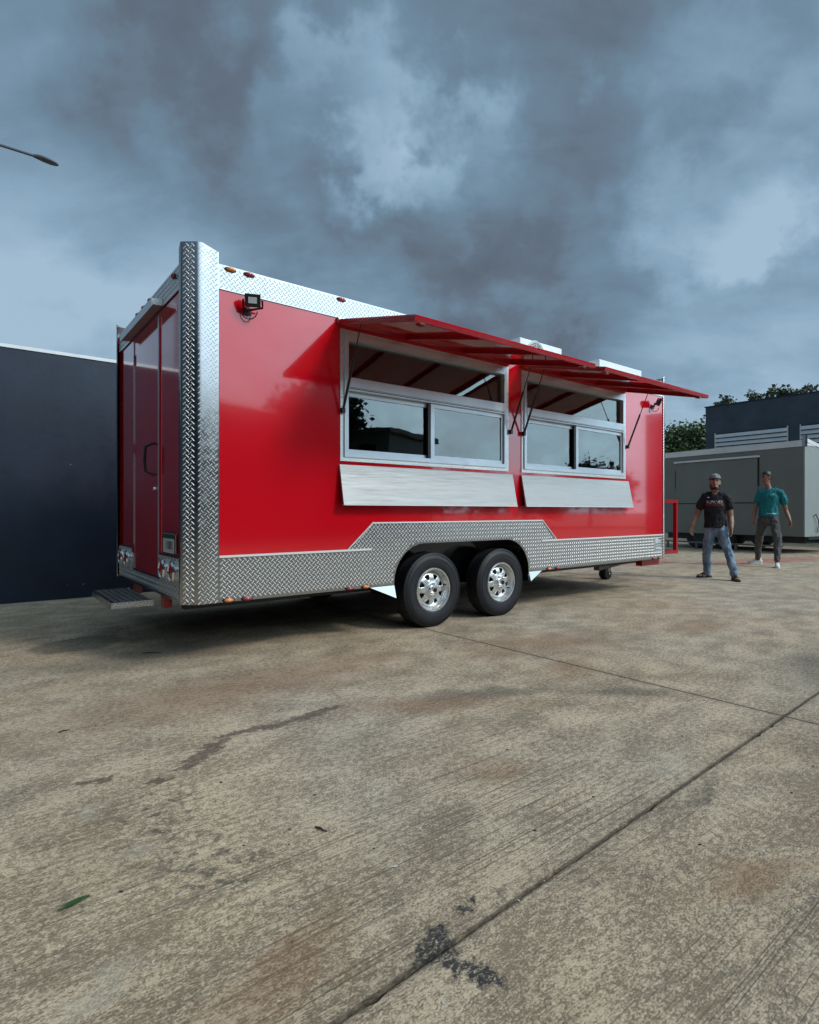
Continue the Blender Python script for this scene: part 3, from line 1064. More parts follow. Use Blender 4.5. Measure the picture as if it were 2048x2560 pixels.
floodlight(.440, 2.590, R(-24), R(24))
floodlight(6.10, 2.535, R(30), R(24))
floodlight(.25, 2.46, R(70), R(20), front=True)
MB().tube([(L + .012, .16, 2.44), (L + .05, .15, 2.36), (L + .045, .15, 2.22), (L + .012, .15, 2.18)], [.008] * 4, 6).build('conduit', BLACK, TR)

# maker's plate
mp = MB().box(6.16, 6.32, -.0125, -.0098, .545, .715).build('maker_plate', PLATEW, TR)
ik = MB()
ik.box(6.235, 6.318, -.0145, -.0130, .695, .711).box(6.308, 6.318, -.0145, -.0130, .585, .693).box(6.165, 6.318, -.0145, -.0130, .628, .640)
ik.box(6.165, 6.318, -.0145, -.0130, .600, .610).box(6.165, 6.30, -.0145, -.0130, .556, .564)
ik.box(6.235, 6.262, -.0145, -.0130, .655, .664).box(6.275, 6.303, -.0145, -.0130, .655, .664)
ik.build('plate_print', INK, mp)

# chassis and tongue ---------------------------------------------------
ch_ = MB()
ch_.box(.12, 6.42, .42, .50, .335, ZB + .011).box(.12, 6.42, WD - .50, WD - .42, .335, ZB + .011)
ch_.build('chassis_beam', CHASSIS, TR)
for x in (.4, 1.5, 3.9, 5.0, 6.1):
    MB().box(x, x + .06, .501, WD - .501, .345, ZB + .010).build('cross_member', CHASSIS, TR)
tg = MB()
for sy in (.46, WD - .46):
    pa, pb = Vector((5.5, sy, .33)), Vector((8.1, WD / 2 + (-.05 if sy < 1 else .05), .34))
    d_ = (pb - pa).normalized()
    nrm = Vector((-d_.y, d_.x, 0)) * .035
    tg.add([pa - nrm + Vector((0, 0, -.05)), pb - nrm + Vector((0, 0, -.05)), pb + nrm + Vector((0, 0, -.05)), pa + nrm + Vector((0, 0, -.05)),
            pa - nrm + Vector((0, 0, .0)), pb - nrm + Vector((0, 0, .0)), pb + nrm + Vector((0, 0, .0)), pa + nrm + Vector((0, 0, .0))],
           [(0, 1, 2, 3), (4, 5, 6, 7), (0, 1, 5, 4), (1, 2, 6, 5), (2, 3, 7, 6), (3, 0, 4, 7)])
tg.build('tongue', GREYMETAL, TR)
MB().box(6.02, 6.47, .10, .19, .335, .4245).build('front_bumper', RED2, TR)
jk = MB()
jk.box(6.78, 6.86, 1.10, 1.23, .12, .62).build('tongue_jack', GREYMETAL, TR)
cw_ = MB()
for y in (1.105, 1.175):
    cw_.lathe([(.02, y - .0), (.085, y), (.092, y + .012), (.092, y + .038), (.085, y + .05), (.02, y + .05)], 6.80, 0, .092, 24)
cw_.build('jack_wheel', RUBBER, TR, smooth=40)
MB().tube([(6.80, 1.09, .092), (6.80, 1.24, .092)], [.014, .014], 8).build('jack_axle', CHROME, TR)
# gas bottle rack on the tongue
rk = MB()
for y in (.28, 2.02):
    rk.box(6.54, 7.36, y, y + .05, .44, .49).box(6.54, 7.36, y, y + .05, 1.205, 1.255).box(7.31, 7.36, y, y + .05, .49, 1.205).box(6.54, 6.59, y, y + .05, .49, 1.205)
rk.box(7.31, 7.36, .33, 2.02, .44, .49).box(7.31, 7.36, .33, 2.02, 1.205, 1.255)
rk.build('tank_rack', RED2, TR)


# roof equipment -------------------------------------------------------
def ac_unit(t0, t1, y0, y1, z0, z1, fan):
    o = MB().box(t0, t1, y0, y1, z0 + .03, z1, .012).build('air_conditioner', WHITE, TR)
    MB().box(t0 + .05, t0 + .12, y0 - .0, y1, z0 - .01, z0 + .03).box(t1 - .12, t1 - .05, y0, y1, z0 - .01, z0 + .03).build('mounting_foot', GREYMETAL, o)
    if fan:
        cx, cz, r_ = t0 + (t1 - t0) * .36, (z0 + z1) / 2 + .03, .15
        MB().lathe([(r_, -.002), (r_ + .012, -.010), (r_ + .02, -.001)], cx, y0, cz, 40).build('fan_ring', WHITE, o)
        MB().lathe([(.001, -.002), (r_, -.002)], cx, y0, cz, 40).build('fan_shade', GREYMETAL, o)
        gr = MB()
        for k in range(5):
            gr.lathe([(.03 + k * .027, -.004), (.034 + k * .027, -.008), (.038 + k * .027, -.004)], cx, y0, cz, 32)
        for k in range(8):
            q = k * math.pi / 4
            gr.tube([(cx + .02 * math.cos(q), y0 - .006, cz + .02 * math.sin(q)), (cx + r_ * math.cos(q), y0 - .006, cz + r_ * math.sin(q))], [.003, .003], 6, rnd=False)
        gr.build('fan_grille', WHITE, o)
        MB().box(t1 - .16, t1 - .06, y0 - .004, y0 - .001, z0 + .10, z0 + .13).build('badge', GREYMETAL, o)
    return o


ac_unit(4.12, 4.94, .60, .93, 2.82, 3.205, True)
ac_unit(5.36, 6.40, .32, .95, 2.82, 3.085, False)

# ------------------------------------------------------------------ boundary wall on the left
NAVY = mat('navy_wall_paint', (.010, .018, .036), .5, var=.3, vscale=1.2, bump=.25, bscale=14, bdist=.006, rvar=.12)
NAVY2 = mat('navy_block_paint', (.046, .068, .096), .6, var=.35, vscale=.8, bump=.3, bscale=9, bdist=.01)
COPE = mat('pale_coping', (.74, .75, .75), .5, var=.1)
bw = empty('boundary_wall', W(0, 4.08), YAW)
tag(bw, 'tall smooth navy blue yard wall behind the red trailer', 'wall')
MB().box(-9, 12, 0, .2, 0, 2.99).build('wall_face', NAVY, bw)
MB().box(-9, 12, -.012, .212, 2.991, 3.03).build('coping', COPE, bw)
sp_ = MB()
rs = random.Random(3)
for k in range(6):
    x, z, q = rs.uniform(-2.6, 1.2), rs.uniform(.05, 1.9), rs.uniform(.002, .005)
    sp_.ball((x, -.001, z), (q * rs.uniform(1, 2.2), .002, q), 8, 4)
stuff(sp_.build('paint_chips', PLATEW, bw))

# ------------------------------------------------------------------ street lamp above the wall
LAMPG = mat('lamp_grey', (.06, .062, .068), .45, metal=.3)
hd_w = Vector((-7.95, 11.88, 8.60))
du = Vector((.761, .649, 0))
sl = empty('street_lamp', (hd_w.x - du.x * 2.6, hd_w.y - du.y * 2.6, 0), math.atan2(du.y, du.x))
tag(sl, 'grey street lamp with slim arm reaching over the yard wall', 'street lamp')
MB().tube([(0, 0, 0), (0, 0, 8.66)], [.09, .055], 12, rnd=False).build('pole', LAMPG, sl, smooth=50)
MB().tube([(0, 0, 8.52), (2.62, 0, 8.60)], [.03, .026], 10, rnd=False).build('arm', LAMPG, sl, smooth=50)
hb = MB()
secs = [(2.60, .035, .035, 8.60), (2.68, .05, .05, 8.605), (2.76, .085, .05, 8.60), (2.90, .095, .045, 8.59), (3.00, .07, .03, 8.58), (3.05, .02, .012, 8.575)]
hb.tube([(x, 0, z) for x, a, b, z in secs], [(a, b) for x, a, b, z in secs], 14, ref=(0, 0, 1), rnd=False)
hb.build('lamp_head', LAMPG, sl, smooth=50)

# ------------------------------------------------------------------ grey trailer parked behind
GREYB = mat('grey_primer_panel', (.185, .196, .175), .45, var=.06, vscale=1.5, coat=.2)
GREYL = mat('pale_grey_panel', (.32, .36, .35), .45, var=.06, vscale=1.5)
gtw = math.atan2(.520, .854)
GT = empty('grey_trailer', (9.86, 14.0, 0), 0)
tag(GT, 'matt grey unfinished trailer with closed hatch parked behind the two men', 'trailer')
gu, gv = Vector((-.520, .854, 0)), Vector((.854, .520, 0))


def G(a, b, z):
    """a along the long side away from the near corner, b along the end"""
    return tuple(gu * a + gv * b + Vector((0, 0, z)))


def gbox(a0, a1, b0, b1, z0, z1, mb=None):
    mb = mb or MB()
    vs = [G(a, b, z) for z in (z0, z1) for b in (b0, b1) for a in (a0, a1)]
    return mb.add(vs, [(0, 2, 3, 1), (4, 5, 7, 6), (0, 1, 5, 4), (2, 6, 7, 3), (0, 4, 6, 2), (1, 3, 7, 5)])


gbox(.03, 4.0, 0, .06, .44, 2.72).build('side_wall', GREYB, GT)
gbox(.03, 4.0, 2.14, 2.20, .44, 2.72).build('side_wall', GREYB, GT)
gbox(0, .029, -.002, 2.202, .44, 2.72).build('end_wall', GREYL, GT)
gbox(3.95, 4.0, .061, 2.139, .44, 2.72).build('end_wall', GREYB, GT)
gbox(.03, 3.94, .061, 2.139, .42, .52).build('floor', CHASSIS, GT)
gbox(-.01, 4.02, -.012, 2.21, 2.725, 2.78).build('roof', COPE, GT)
gbox(.05, 3.96, -.022, -.013, 2.705, 2.86).build('roof_rail', COPE, GT)
gbox(-.012, .05, -.03, .10, 2.70, 2.98).build('corner_post', ALU, GT)
curv = MB()
for k in range(8):
    f0, f1 = k / 8, (k + 1) / 8
    z0, z1 = 2.90 - .16 * math.sin(f0 * math.pi / 2), 2.90 - .16 * math.sin(f1 * math.pi / 2)
    vs = [G(a, b, z) for (b, zz_) in ((.1 + f0 * 1.4, z0), (.1 + f1 * 1.4, z1)) for a in (-.016, .02) for z in (zz_ - .09, zz_)]
    curv.add(vs, [(0, 1, 3, 2), (4, 5, 7, 6), (0, 1, 5, 4), (2, 3, 7, 6), (0, 2, 6, 4), (1, 3, 7, 5)])
curv.build('front_rail', COPE, GT)
gh = gbox(1.12, 3.46, -.028, -.001, 1.32, 2.50).build('hatch', GREYB, GT)
gbox(1.06, 3.50, -.075, -.002, 2.515, 2.565).build('hatch_rail', COPE, gh)
gbox(1.085, 1.115, -.020, -.001, 1.75, 2.50).build('strut', BLACK, gh)
gbox(3.465, 3.49, -.020, -.001, 1.75, 2.30).build('strut', BLACK, gh)
gbox(1.085, 3.49, -.010, -.001, 1.295, 1.316).build('sill_seam', DARKSEAM, gh)
gbox(.1, 3.9, .25, .33, .26, .42).build('chassis_beam', CHASSIS, GT)
gbox(.1, 3.9, 1.87, 1.95, .26, .42).build('chassis_beam', CHASSIS, GT)
gbox(-1.6, .3, .95, 1.05, .30, .40).build('tongue', CHASSIS, GT)
gbox(-.02, .03, .15, 2.1, .36, .437).build('bumper_bar', CHASSIS, GT)
gt1 = MB()
for b_ in (.04, 2.02):
    for a_ in (2.05, 2.85):
        o = MB()
        prof = [(.16, 0), (.20, -.01), (.30, -.01), (.33, .02), (.335, .06), (.33, .13), (.30, .16), (.2, .16), (.16, .14)]
        o.lathe(prof, 0, 0, 0, 36)
        wo_ = o.build('wheel', RUBBER, GT, smooth=40)
        wo_.location = G(a_, b_, .335)
        wo_.rotation_euler = (0, 0, math.atan2(gv.y, gv.x) - math.pi / 2)
        MB().lathe([(.16, 0), (.15, .03), (.02, .035)], 0, 0, 0, 24).build('rim', CHASSIS, wo_, smooth=40)
gbox(.35, 3.7, -.35, -.31, .17, .215).build('ladder_rail', GREYMETAL, GT)
for a_ in (.5, 1.5, 2.6, 3.5):
    gbox(a_, a_ + .04, -.355, -.305, .0, .17).build('rail_foot', GREYMETAL, GT)
cb = MB()
cb.tube([G(-.012, .42, .95), G(-.05, .45, 1.0), G(-.05, .52, .93), G(-.045, .60, .86), G(-.05, .62, .70), G(-.04, .55, .62), G(-.02, .66, .55)], [.011] * 7, 6)
cb.build('loose_cable', BLACK, GT)

# ------------------------------------------------------------------ navy warehouse
LOUV = mat('grey_louvre_metal', (.66, .68, .70), .4, metal=.3, var=.08)
WH = empty('warehouse', (11.6, 22.0, 0), math.atan2(-.789, .614))
tag(WH, 'navy blue warehouse with grey louvre windows behind the grey trailer', 'building')
MB().box(0, 15, 0, 10, 0, 5.13).build('wall', NAVY2, WH)
MB().box(-.03, 15.03, -.03, 10.03, 5.131, 5.17).build('parapet_cap', NAVY, WH)
for k0, k1 in ((.39, 2.80), (3.22, 5.6), (6.1, 8.5)):
    lw = MB().box(k0, k1, -.02, -.002, 2.72, 4.06).build('louvre_window', DARKSEAM, WH)
    MB().box(k0 - .03, k0, -.05, -.001, 2.70, 4.08).build('frame', LOUV, lw)
    MB().box(k1, k1 + .03, -.05, -.001, 2.70, 4.08).build('frame', LOUV, lw)
    for i in range(8):
        z = 3.90 - i * .160
        MB().prism([(-.021, z + .125), (-.07, z), (-.064, z - .006), (-.0205, z + .11)], lambda p, q: (q, p[0], p[1]), k0, k1).build('slat', LOUV, lw)

# ------------------------------------------------------------------ trees
LEAFA = mat('leaf_green', (.075, .115, .040), .55, var=.5, vscale=1.3)
LEAFB = mat('leaf_dark', (.055, .072, .036), .55, var=.5, vscale=1.3)
BARK = mat('bark', (.10, .085, .07), .85, var=.3, vscale=8)


def tree(name, base, lobes, leaf, m_, label, group=None, seed=1, per=900, trunk_r=.16, cat='tree', fold=.3):
    """lobes: (x, y, z, rx, ry, rz) relative to base"""
    rs = random.Random(seed)
    root = empty(name, base)
    tag(root, label, cat, group)
    tb = MB()
    zc = min(l[2] - l[5] * .3 for l in lobes)
    tb.tube([(0, 0, -.05), (.05, .03, zc * .5), (0, 0, zc)], [trunk_r, trunk_r * .8, trunk_r * .6], 9, rnd=False)
    for l in lobes:
        q = Vector(l[:3])
        tb.tube([(0, 0, zc * .85), (q.x * .45, q.y * .45, zc + (q.z - zc) * .55), tuple(q)], [trunk_r * .5, trunk_r * .3, trunk_r * .10], 6, rnd=False)
    tb.build('trunk', BARK, root, smooth=60)
    b = MB()
    for l in lobes:
        vol = l[3] * l[4] * l[5]
        clumps = []
        for k in range(max(8, int(34 * vol ** .55))):
            while True:
                p = Vector((rs.uniform(-1, 1), rs.uniform(-1, 1), rs.uniform(-1, 1)))
                if .25 < p.length < 1:
                    break
            clumps.append(Vector((l[0] + p.x * l[3], l[1] + p.y * l[4], l[2] + p.z * l[5])))
        nl = int(per * max(vol, .05) ** .62)
        for k in range(nl):
            c = rs.choice(clumps)
            s = .20 * min(l[3:])
            p = c + Vector((rs.gauss(0, s), rs.gauss(0, s), rs.gauss(0, s * .8)))
            a = Vector((rs.gauss(0, 1), rs.gauss(0, 1), rs.gauss(-.25, .6))).normalized()
            sd = a.cross(Vector((rs.gauss(0, 1), rs.gauss(0, 1), rs.gauss(0, 1)))).normalized()
            nn = a.cross(sd)
            ll = leaf * rs.uniform(.6, 1.25)
            wv = ll * .32
            b.add([p, p + a * ll * .5 + sd * wv + nn * wv * fold, p + a * ll, p + a * ll * .5 - sd * wv + nn * wv * fold, p + a * ll * .5], [(0, 1, 4), (1, 2, 4), (2, 3, 4), (3, 0, 4)])
    b.build('crown', m_, root, fix=False)
    return root


tree('leafy_tree', (14.9, 30, 0), [(0, 0, 4.3, 1.7, 1.6, 1.35), (-1.0, 0, 3.8, 1.2, 1.2, 1.1), (1.2, .3, 4.8, 1.1, 1.1, 1.0), (-.1, -.4, 3.0, 1.8, 1.6, 1.0)], .22, LEAFA,
     'dense green tree filling the gap between the red trailer and navy warehouse', seed=4, per=2600)
tree('leafy_tree', (17.6, 33, 0), [(0, 0, 5.0, 1.6, 1.6, 1.3), (-1.4, 0, 4.6, 1.2, 1.2, 1.0), (.9, 0, 4.2, 1.6, 1.4, 1.2)], .24, LEAFA,
     'green tree half hidden behind the left end of the navy warehouse', seed=9, per=2300)
tree('broadleaf_tree', (24.2, 37, 0), [(-.7, 0, 8.55, .9, .8, .45), (.35, 0, 8.65, 1.0, .9, .5), (1.4, 0, 8.85, .75, .7, .32), (2.25, 0, 9.25, .55, .5, .32), (-1.5, 0, 8.9, .4, .4, .35), (.1, 0, 9.15, .7, .6, .35)], .30, LEAFB,
     'sparse dark broadleaf tree rising above the warehouse roof', seed=12, per=300, trunk_r=.2)
tree('broadleaf_tree', (20.9, 37, 0), [(0, 0, 8.25, .6, .5, .4), (-.45, 0, 8.15, .4, .4, .2), (.5, 0, 7.75, .5, .4, .2)], .26, LEAFB,
     'small dark tree top peeping over the left part of the warehouse roof', seed=15, per=330, trunk_r=.12)
tree('broadleaf_tree', (29.5, 39, 0), [(.2, 0, 7.4, 1.4, 1.2, .5), (1.6, 0, 7.6, 1.6, 1.4, .7), (3., 0, 7.8, 1.8, 1.5, .9)], .28, LEAFB,
     'low dark tree mass along the right end of the warehouse roof', seed=18, per=650, trunk_r=.2)

# ------------------------------------------------------------------ the yard behind the camera (seen only as reflections), with one block added for shade
BW = empty('workshop', (0, 0, 0), 0)
tag(BW, 'navy blue workshop facing the red trailer across the yard', 'building')
MB().box(-16, 9.5, -16, -7.5, 0, 6.6).build('wall', NAVY2, BW)
MB().box(-16.05, 9.55, -16.05, -7.45, 6.601, 6.68).build('parapet_cap', NAVY, BW)
MB().box(-3, 1.5, -7.52, -7.501, 0, 3.8).build('roller_door', GREYMETAL, BW)
LB = empty('added_shade_block', (0, 0, 0), 0)  # unseen block added to keep sky light off the trailer's rear face
tag(LB, 'tall dark block added out of view to shade the trailer rear', 'building')
MB().box(-18, -6.3, -7.3, -1.2, 0, 7.4).build('wall', NAVY2, LB)
MB().box(-18.05, -6.25, -7.35, -1.15, 7.401, 7.48).build('parapet_cap', NAVY, LB)
SH = empty('shed', (19.5, -8.5, 0), R(20))
tag(SH, 'low grey storage shed across the yard', 'building')
MB().box(-5, 5, -4, 4, 0, 5.2).build('wall', GREYB, SH)
MB().prism([(-4.3, 5.2), (4.3, 5.2), (0, 6.4)], lambda p, q: (q, p[0], p[1]), -5.2, 5.2).build('roof', GREYMETAL, SH)
HS = empty('house', (24, -2.6, 0), R(12))
tag(HS, 'two storey grey house beyond the shade tree across the yard', 'building')
MB().box(-2.5, 2.5, -1.9, 1.9, 0, 4.9).build('wall', GREYB, HS)
MB().box(-2.8, 2.8, -2.2, 2.2, 4.901, 5.1).build('roof', GREYMETAL, HS)
for yy in (-1.1, .3):
    MB().box(-2.53, -2.501, yy, yy + .8, 3.2, 4.4).build('window', DARKSEAM, HS)
tree('shade_tree', (21.0, -4.9, 0), [(0, 0, 5.6, 2.2, 2.2, 1.5), (-1.4, .8, 6.0, 1.6, 1.6, 1.2), (1.4, -.5, 5.0, 1.8, 1.8, 1.4)], .35, LEAFB, 'broad shade tree beside the workshop', seed=21, per=900, trunk_r=.25)
for i, (x, y, h) in enumerate(((33, -3.5, 3.9), (36, 0.5, 4.6), (35, 4.5, 3.7), (38, 9, 4.8))):
    tree('hedge_tree', (x, y, 0), [(0, 0, h * .62, 2.3, 2.4, h * .34), (.4, 1.6, h * .5, 1.6, 1.6, h * .3)], .35, LEAFB, ('rounded dark tree beside the grey shed', 'widest dark tree in the middle of the yard edge row', 'lowest dark tree in the yard edge row', 'tallest dark tree ending the yard edge row')[i], 'row of trees along the yard edge', seed=30 + i, per=700, trunk_r=.15)


# ------------------------------------------------------------------ people
SKIN = mat('skin', (.30, .170, .115), .5, var=.12, vscale=14)
SKIN2 = mat('skin_dark', (.255, .135, .092), .5, var=.12, vscale=14)
HAIR = mat('black_hair', (.012, .010, .010), .5)
LIP = mat('lips', (.22, .08, .065), .45)
EYEW = mat('eye_white', (.6, .58, .55), .3)
TSHIRT = mat('black_cotton', (.010, .010, .014), .85, var=.3, vscale=12)
TEAL = mat('teal_cotton', (.004, .155, .175), .8, var=.14, vscale=10)
TROUSER = mat('grey_trouser_cloth', (.085, .080, .082), .85, var=.22, vscale=12)
CAPM = mat('grey_cap_cloth', (.20, .195, .205), .8, var=.6, vscale=22)
SHOEW = mat('white_trainer', (.72, .71, .69), .5, var=.08, vscale=20)
PRINTW = mat('white_print', (.62, .60, .60), .6)
PRINTR = mat('red_print', (.16, .012, .02), .6)


def denim():
    m_ = bpy.data.materials.new('washed_denim')
    m_.use_nodes = True
    g = NT(m_.node_tree)
    p = g.node('ShaderNodeBsdfPrincipled')
    out = g.node('ShaderNodeOutputMaterial')
    g.put(out.inputs[0], p.outputs[0])
    co = g.node('ShaderNodeTexCoord').outputs['Object']
    n_ = g.noise(g.mapping(co, scale=(1, 1, .6)), 7., 5, .6, .4)
    n2_ = g.noise(co, 60., 3, .6)
    c = g.ramp(g.m('ADD', n_, g.m('MULTIPLY', g.m('SUBTRACT', n2_, .5), .3)), ((.32, (.075, .125, .195)), (.52, (.15, .225, .31)), (.70, (.27, .36, .44))))
    g.put(p.inputs['Base Color'], c)
    p.inputs['Roughness'].default_value = .85
    return m_


DENIM = denim()
folds = bpy.data.textures.new('cloth_folds', 'CLOUDS')
folds.noise_scale = .11
folds.noise_depth = 2
creases = bpy.data.textures.new('cloth_creases', 'CLOUDS')
creases.noise_scale = .045
creases.noise_depth = 1


def skinned(mb, name, m_, parent, vox, smooth=4, disp=0.):
    o = mb.build(name, m_, parent)
    r_ = o.modifiers.new('union', 'REMESH')
    r_.mode = 'VOXEL'
    r_.voxel_size = vox
    r_.use_smooth_shade = True
    s_ = o.modifiers.new('soften', 'SMOOTH')
    s_.factor = .5
    s_.iterations = smooth
    if disp:
        d_ = o.modifiers.new('folds', 'DISPLACE')
        d_.texture = folds
        d_.strength = disp
        d_.mid_level = .5
        d_.texture_coords = 'LOCAL'
        d2 = o.modifiers.new('creases', 'DISPLACE')
        d2.texture = creases
        d2.strength = disp * .55
        d2.mid_level = .5
        d2.texture_coords = 'LOCAL'
    return o


def hand(mb, wrist, tip_dir, palm_n, side, curl=.6, ln=.185):
    """palm, four fingers of unequal length and a thumb; side=+1/-1 picks where the thumb leaves the palm"""
    wv, d_ = Vector(wrist), Vector(tip_dir).normalized()
    n_ = Vector(palm_n).normalized()
    n_ = (n_ - d_ * n_.dot(d_)).normalized()
    s_ = d_.cross(n_).normalized() * side
    pl_ = ln * .50
    kn = wv + d_ * pl_
    mb.tube([wv - d_ * .01, wv + d_ * .03, wv + d_ * pl_ * .7, kn], [(.030, .022), (.036, .019), (.043, .018), (.040, .014)], 12, ref=tuple(n_))
    for k, (off, fl_) in enumerate(((.030, .072), (.010, .082), (-.010, .076), (-.029, .060))):
        c0 = kn + s_ * off - d_ * .008
        a1 = curl * (.5 + .12 * k)
        p1 = c0 + (d_ * math.cos(a1) + n_ * math.sin(a1)) * fl_ * .48
        a2 = a1 + curl * .75
        p2 = p1 + (d_ * math.cos(a2) + n_ * math.sin(a2)) * fl_ * .30
        a3 = a2 + curl * .5
        p3 = p2 + (d_ * math.cos(a3) + n_ * math.sin(a3)) * fl_ * .22
        mb.tube([c0, p1, p2, p3], [.0098, .0092, .0084, .0072], 8)
    t0_ = wv + d_ * .030 + s_ * .028
    t1_ = t0_ + (d_ * .75 + s_ * .55 + n_ * .25).normalized() * .040
    t2_ = t1_ + (d_ * .95 + s_ * .15 + n_ * .30).normalized() * .032
    mb.tube([t0_, t1_, t2_], [.0135, .0112, .009], 8)


def head_shape(mb, c, yaw, tilt=0., scale=1.):
    M = Matrix.Translation(c) @ Matrix.Rotation(yaw, 4, 'Z') @ Matrix.Rotation(tilt, 4, 'X') @ Matrix.Scale(scale, 4)

    def q(x, y, z):
        return tuple(M @ Vector((x, y, z)))
    sec = [(-.118, .030, .030, -.055), (-.108, .046, .048, -.046), (-.085, .058, .070, -.028), (-.05, .068, .086, -.012), (-.01, .074, .094, 0), (.03, .077, .098, .004), (.065, .074, .094, .006), (.095, .060, .076, .006), (.114, .036, .046, .006)]
    tmp = MB().tube([(0, yo_, z) for z, rx, ry, yo_ in sec], [(rx, ry) for z, rx, ry, yo_ in sec], 20, rnd=False)
    tmp.tube([(0, -.094, .020), (0, -.108, -.010), (0, -.116, -.030), (0, -.100, -.040)], [.010, .013, .017, .012], 8)   # nose
    tmp.tube([(-.050, -.078, .030), (0, -.092, .034), (.050, -.078, .030)], [.012, .013, .012], 8)   # brow
    for sx in (-1, 1):
        tmp.tube([(sx * .076, .010, .022), (sx * .086, .016, .000), (sx * .076, .008, -.030)], [(.008, .016), (.008, .018), (.007, .012)], 8)
    tmp.tube([(-.024, -.086, -.066), (0, -.094, -.064), (.024, -.086, -.066)], [.009, .011, .009], 8)
    mb.add([q(*v) for v in tmp.v], tmp.f)
    return q


def face_bits(q, root, beard=True):
    for sx in (-1, 1):
        b = MB()
        b.ball((sx * .032, -.0875, .010), (.013, .006, .0065), 10, 6)
        o = MB().add([q(*v) for v in b.v], b.f).build('eye', EYEW, root, smooth=60)
        b = MB()
        b.ball((sx * .032, -.0925, .010), (.0062, .003, .0062), 10, 6)
        MB().add([q(*v) for v in b.v], b.f).build('iris', HAIR, o, smooth=60)
        b = MB().tube([(sx * .014, -.101, .030), (sx * .034, -.098, .037), (sx * .054, -.080, .030)], [.0050, .0058, .004], 6)
        MB().add([q(*v) for v in b.v], b.f).build('eyebrow', HAIR, root, smooth=60)
    b = MB().tube([(-.022, -.098, -.066), (0, -.104, -.065), (.022, -.098, -.066)], [.004, .006, .004], 6)
    MB().add([q(*v) for v in b.v], b.f).build('lips', LIP, root, smooth=60)


HSEC = [(-.118, .030, .030, -.055), (-.108, .046, .048, -.046), (-.085, .058, .070, -.028), (-.05, .068, .086, -.012), (-.01, .074, .094, 0), (.03, .077, .098, .004), (.065, .074, .094, .006), (.095, .060, .076, .006), (.114, .036, .046, .006), (.122, .0, .0, .006)]


def shell(q, test, grow, mat_, name, root, jitter=0., seed=2):
    """thin shell of hair or cloth that follows part of the head"""
    b = MB()
    n, m_ = 44, 34
    rs = random.Random(seed)
    pts, ok = [], []
    for i in range(m_ + 1):
        z = .122 - .240 * i / m_
        for (z0, rx0, ry0, y0), (z1, rx1, ry1, y1) in zip(HSEC, HSEC[1:]):
            if z0 <= z <= z1 + 1e-9:
                f = (z - z0) / (z1 - z0)
                rx, ry, yo_ = rx0 + (rx1 - rx0) * f, ry0 + (ry1 - ry0) * f, y0 + (y1 - y0) * f
        for k in range(n):
            a = 2 * math.pi * k / n
            g_ = grow + rs.uniform(-jitter, jitter)
            x, y = math.cos(a), math.sin(a)
            pts.append(q(x * (rx + g_ * min(1, rx / .03)), yo_ + y * (ry + g_ * min(1, ry / .03)), z * (1 + grow / .12)))
            ok.append(test(x, y, z / .118))
    fs = []
    for i in range(m_):
        for k in range(n):
            f = (i * n + k, (i + 1) * n + k, (i + 1) * n + (k + 1) % n, i * n + (k + 1) % n)
            if all(ok[j] for j in f):
                fs.append(f)
    used = sorted({j for f in fs for j in f})
    ix = {j: a for a, j in enumerate(used)}
    b.add([pts[j] for j in used], [tuple(ix[j] for j in f) for f in fs])
    o = b.build(name, mat_, root, smooth=60)
    s_ = o.modifiers.new('thick', 'SOLIDIFY')
    s_.thickness = .008
    s_.offset = 1
    return o


def print_on(shirt, root, verts, faces, cx, cz, m_, name, yaw=0., lift=.004):
    dg = bpy.context.evaluated_depsgraph_get()
    bv = BVHTree.FromObject(shirt, dg)
    out_ = []
    for v in verts:
        hit = bv.ray_cast(Vector((cx + v[0], -1.0, cz + v[1])), Vector((0, 1, 0)))[0]
        out_.append((cx + v[0], (hit.y if hit else -.12) - lift, cz + v[1]))
    return MB().add(out_, faces).build(name, m_, root, fix=False)


def rect(w_, h_, nx=8, ny=2, ox=0., oz=0.):
    vs = [(ox - w_ / 2 + w_ * i / nx, oz - h_ / 2 + h_ * j / ny) for j in range(ny + 1) for i in range(nx + 1)]
    fs = [(j * (nx + 1) + i, j * (nx + 1) + i + 1, (j + 1) * (nx + 1) + i + 1, (j + 1) * (nx + 1) + i) for j in range(ny) for i in range(nx)]
    return vs, fs


def foot(mb, ankle, toe_dir, ln=.25, h=.055):
    a, d_ = Vector(ankle), Vector((toe_dir[0], toe_dir[1], 0)).normalized()
    f0 = Vector((a.x, a.y, .035)) - d_ * .06
    mb.tube([f0, f0 + d_ * .08 + Vector((0, 0, .008)), f0 + d_ * .17, f0 + d_ * ln], [(.034, .032), (.038, .038), (.046, .030), (.036, .020)], 14, ref=(0, 0, 1))
    mb.tube([a + Vector((0, 0, .05)), (a.x, a.y, .045)], [.040, .042], 12)


# --- man in the black shirt -----------------------------------------------------------------
P1 = empty('person', (4.925, 8.97, 0), R(-28.8))
P1.scale = (.87, 1, 1)
tag(P1, 'person in black t-shirt, washed blue jeans and grey cap standing with feet apart', 'person')
b = MB()
hq = head_shape(b, (-.047, -.01, 1.535), R(4), R(-3), 1.10)
b.tube([(-.045, .03, 1.30), (-.046, .022, 1.38), (-.047, .012, 1.46)], [(.075, .070), (.062, .064), (.060, .062)], 14)
b.tube([(-.045, .02, .86), (-.045, .02, 1.02), (-.05, .02, 1.22), (-.048, .02, 1.33)], [(.145, .10), (.14, .098), (.165, .105), (.11, .08)], 16)
AL = [(-.225, .02, 1.315), (-.285, .045, 1.16), (-.345, .055, 1.01), (-.385, .00, .925), (-.425, -.065, .835)]
b.tube(AL, [(.050, .052), (.060, .062), (.049, .051), (.050, .052), (.032, .035)], 14)
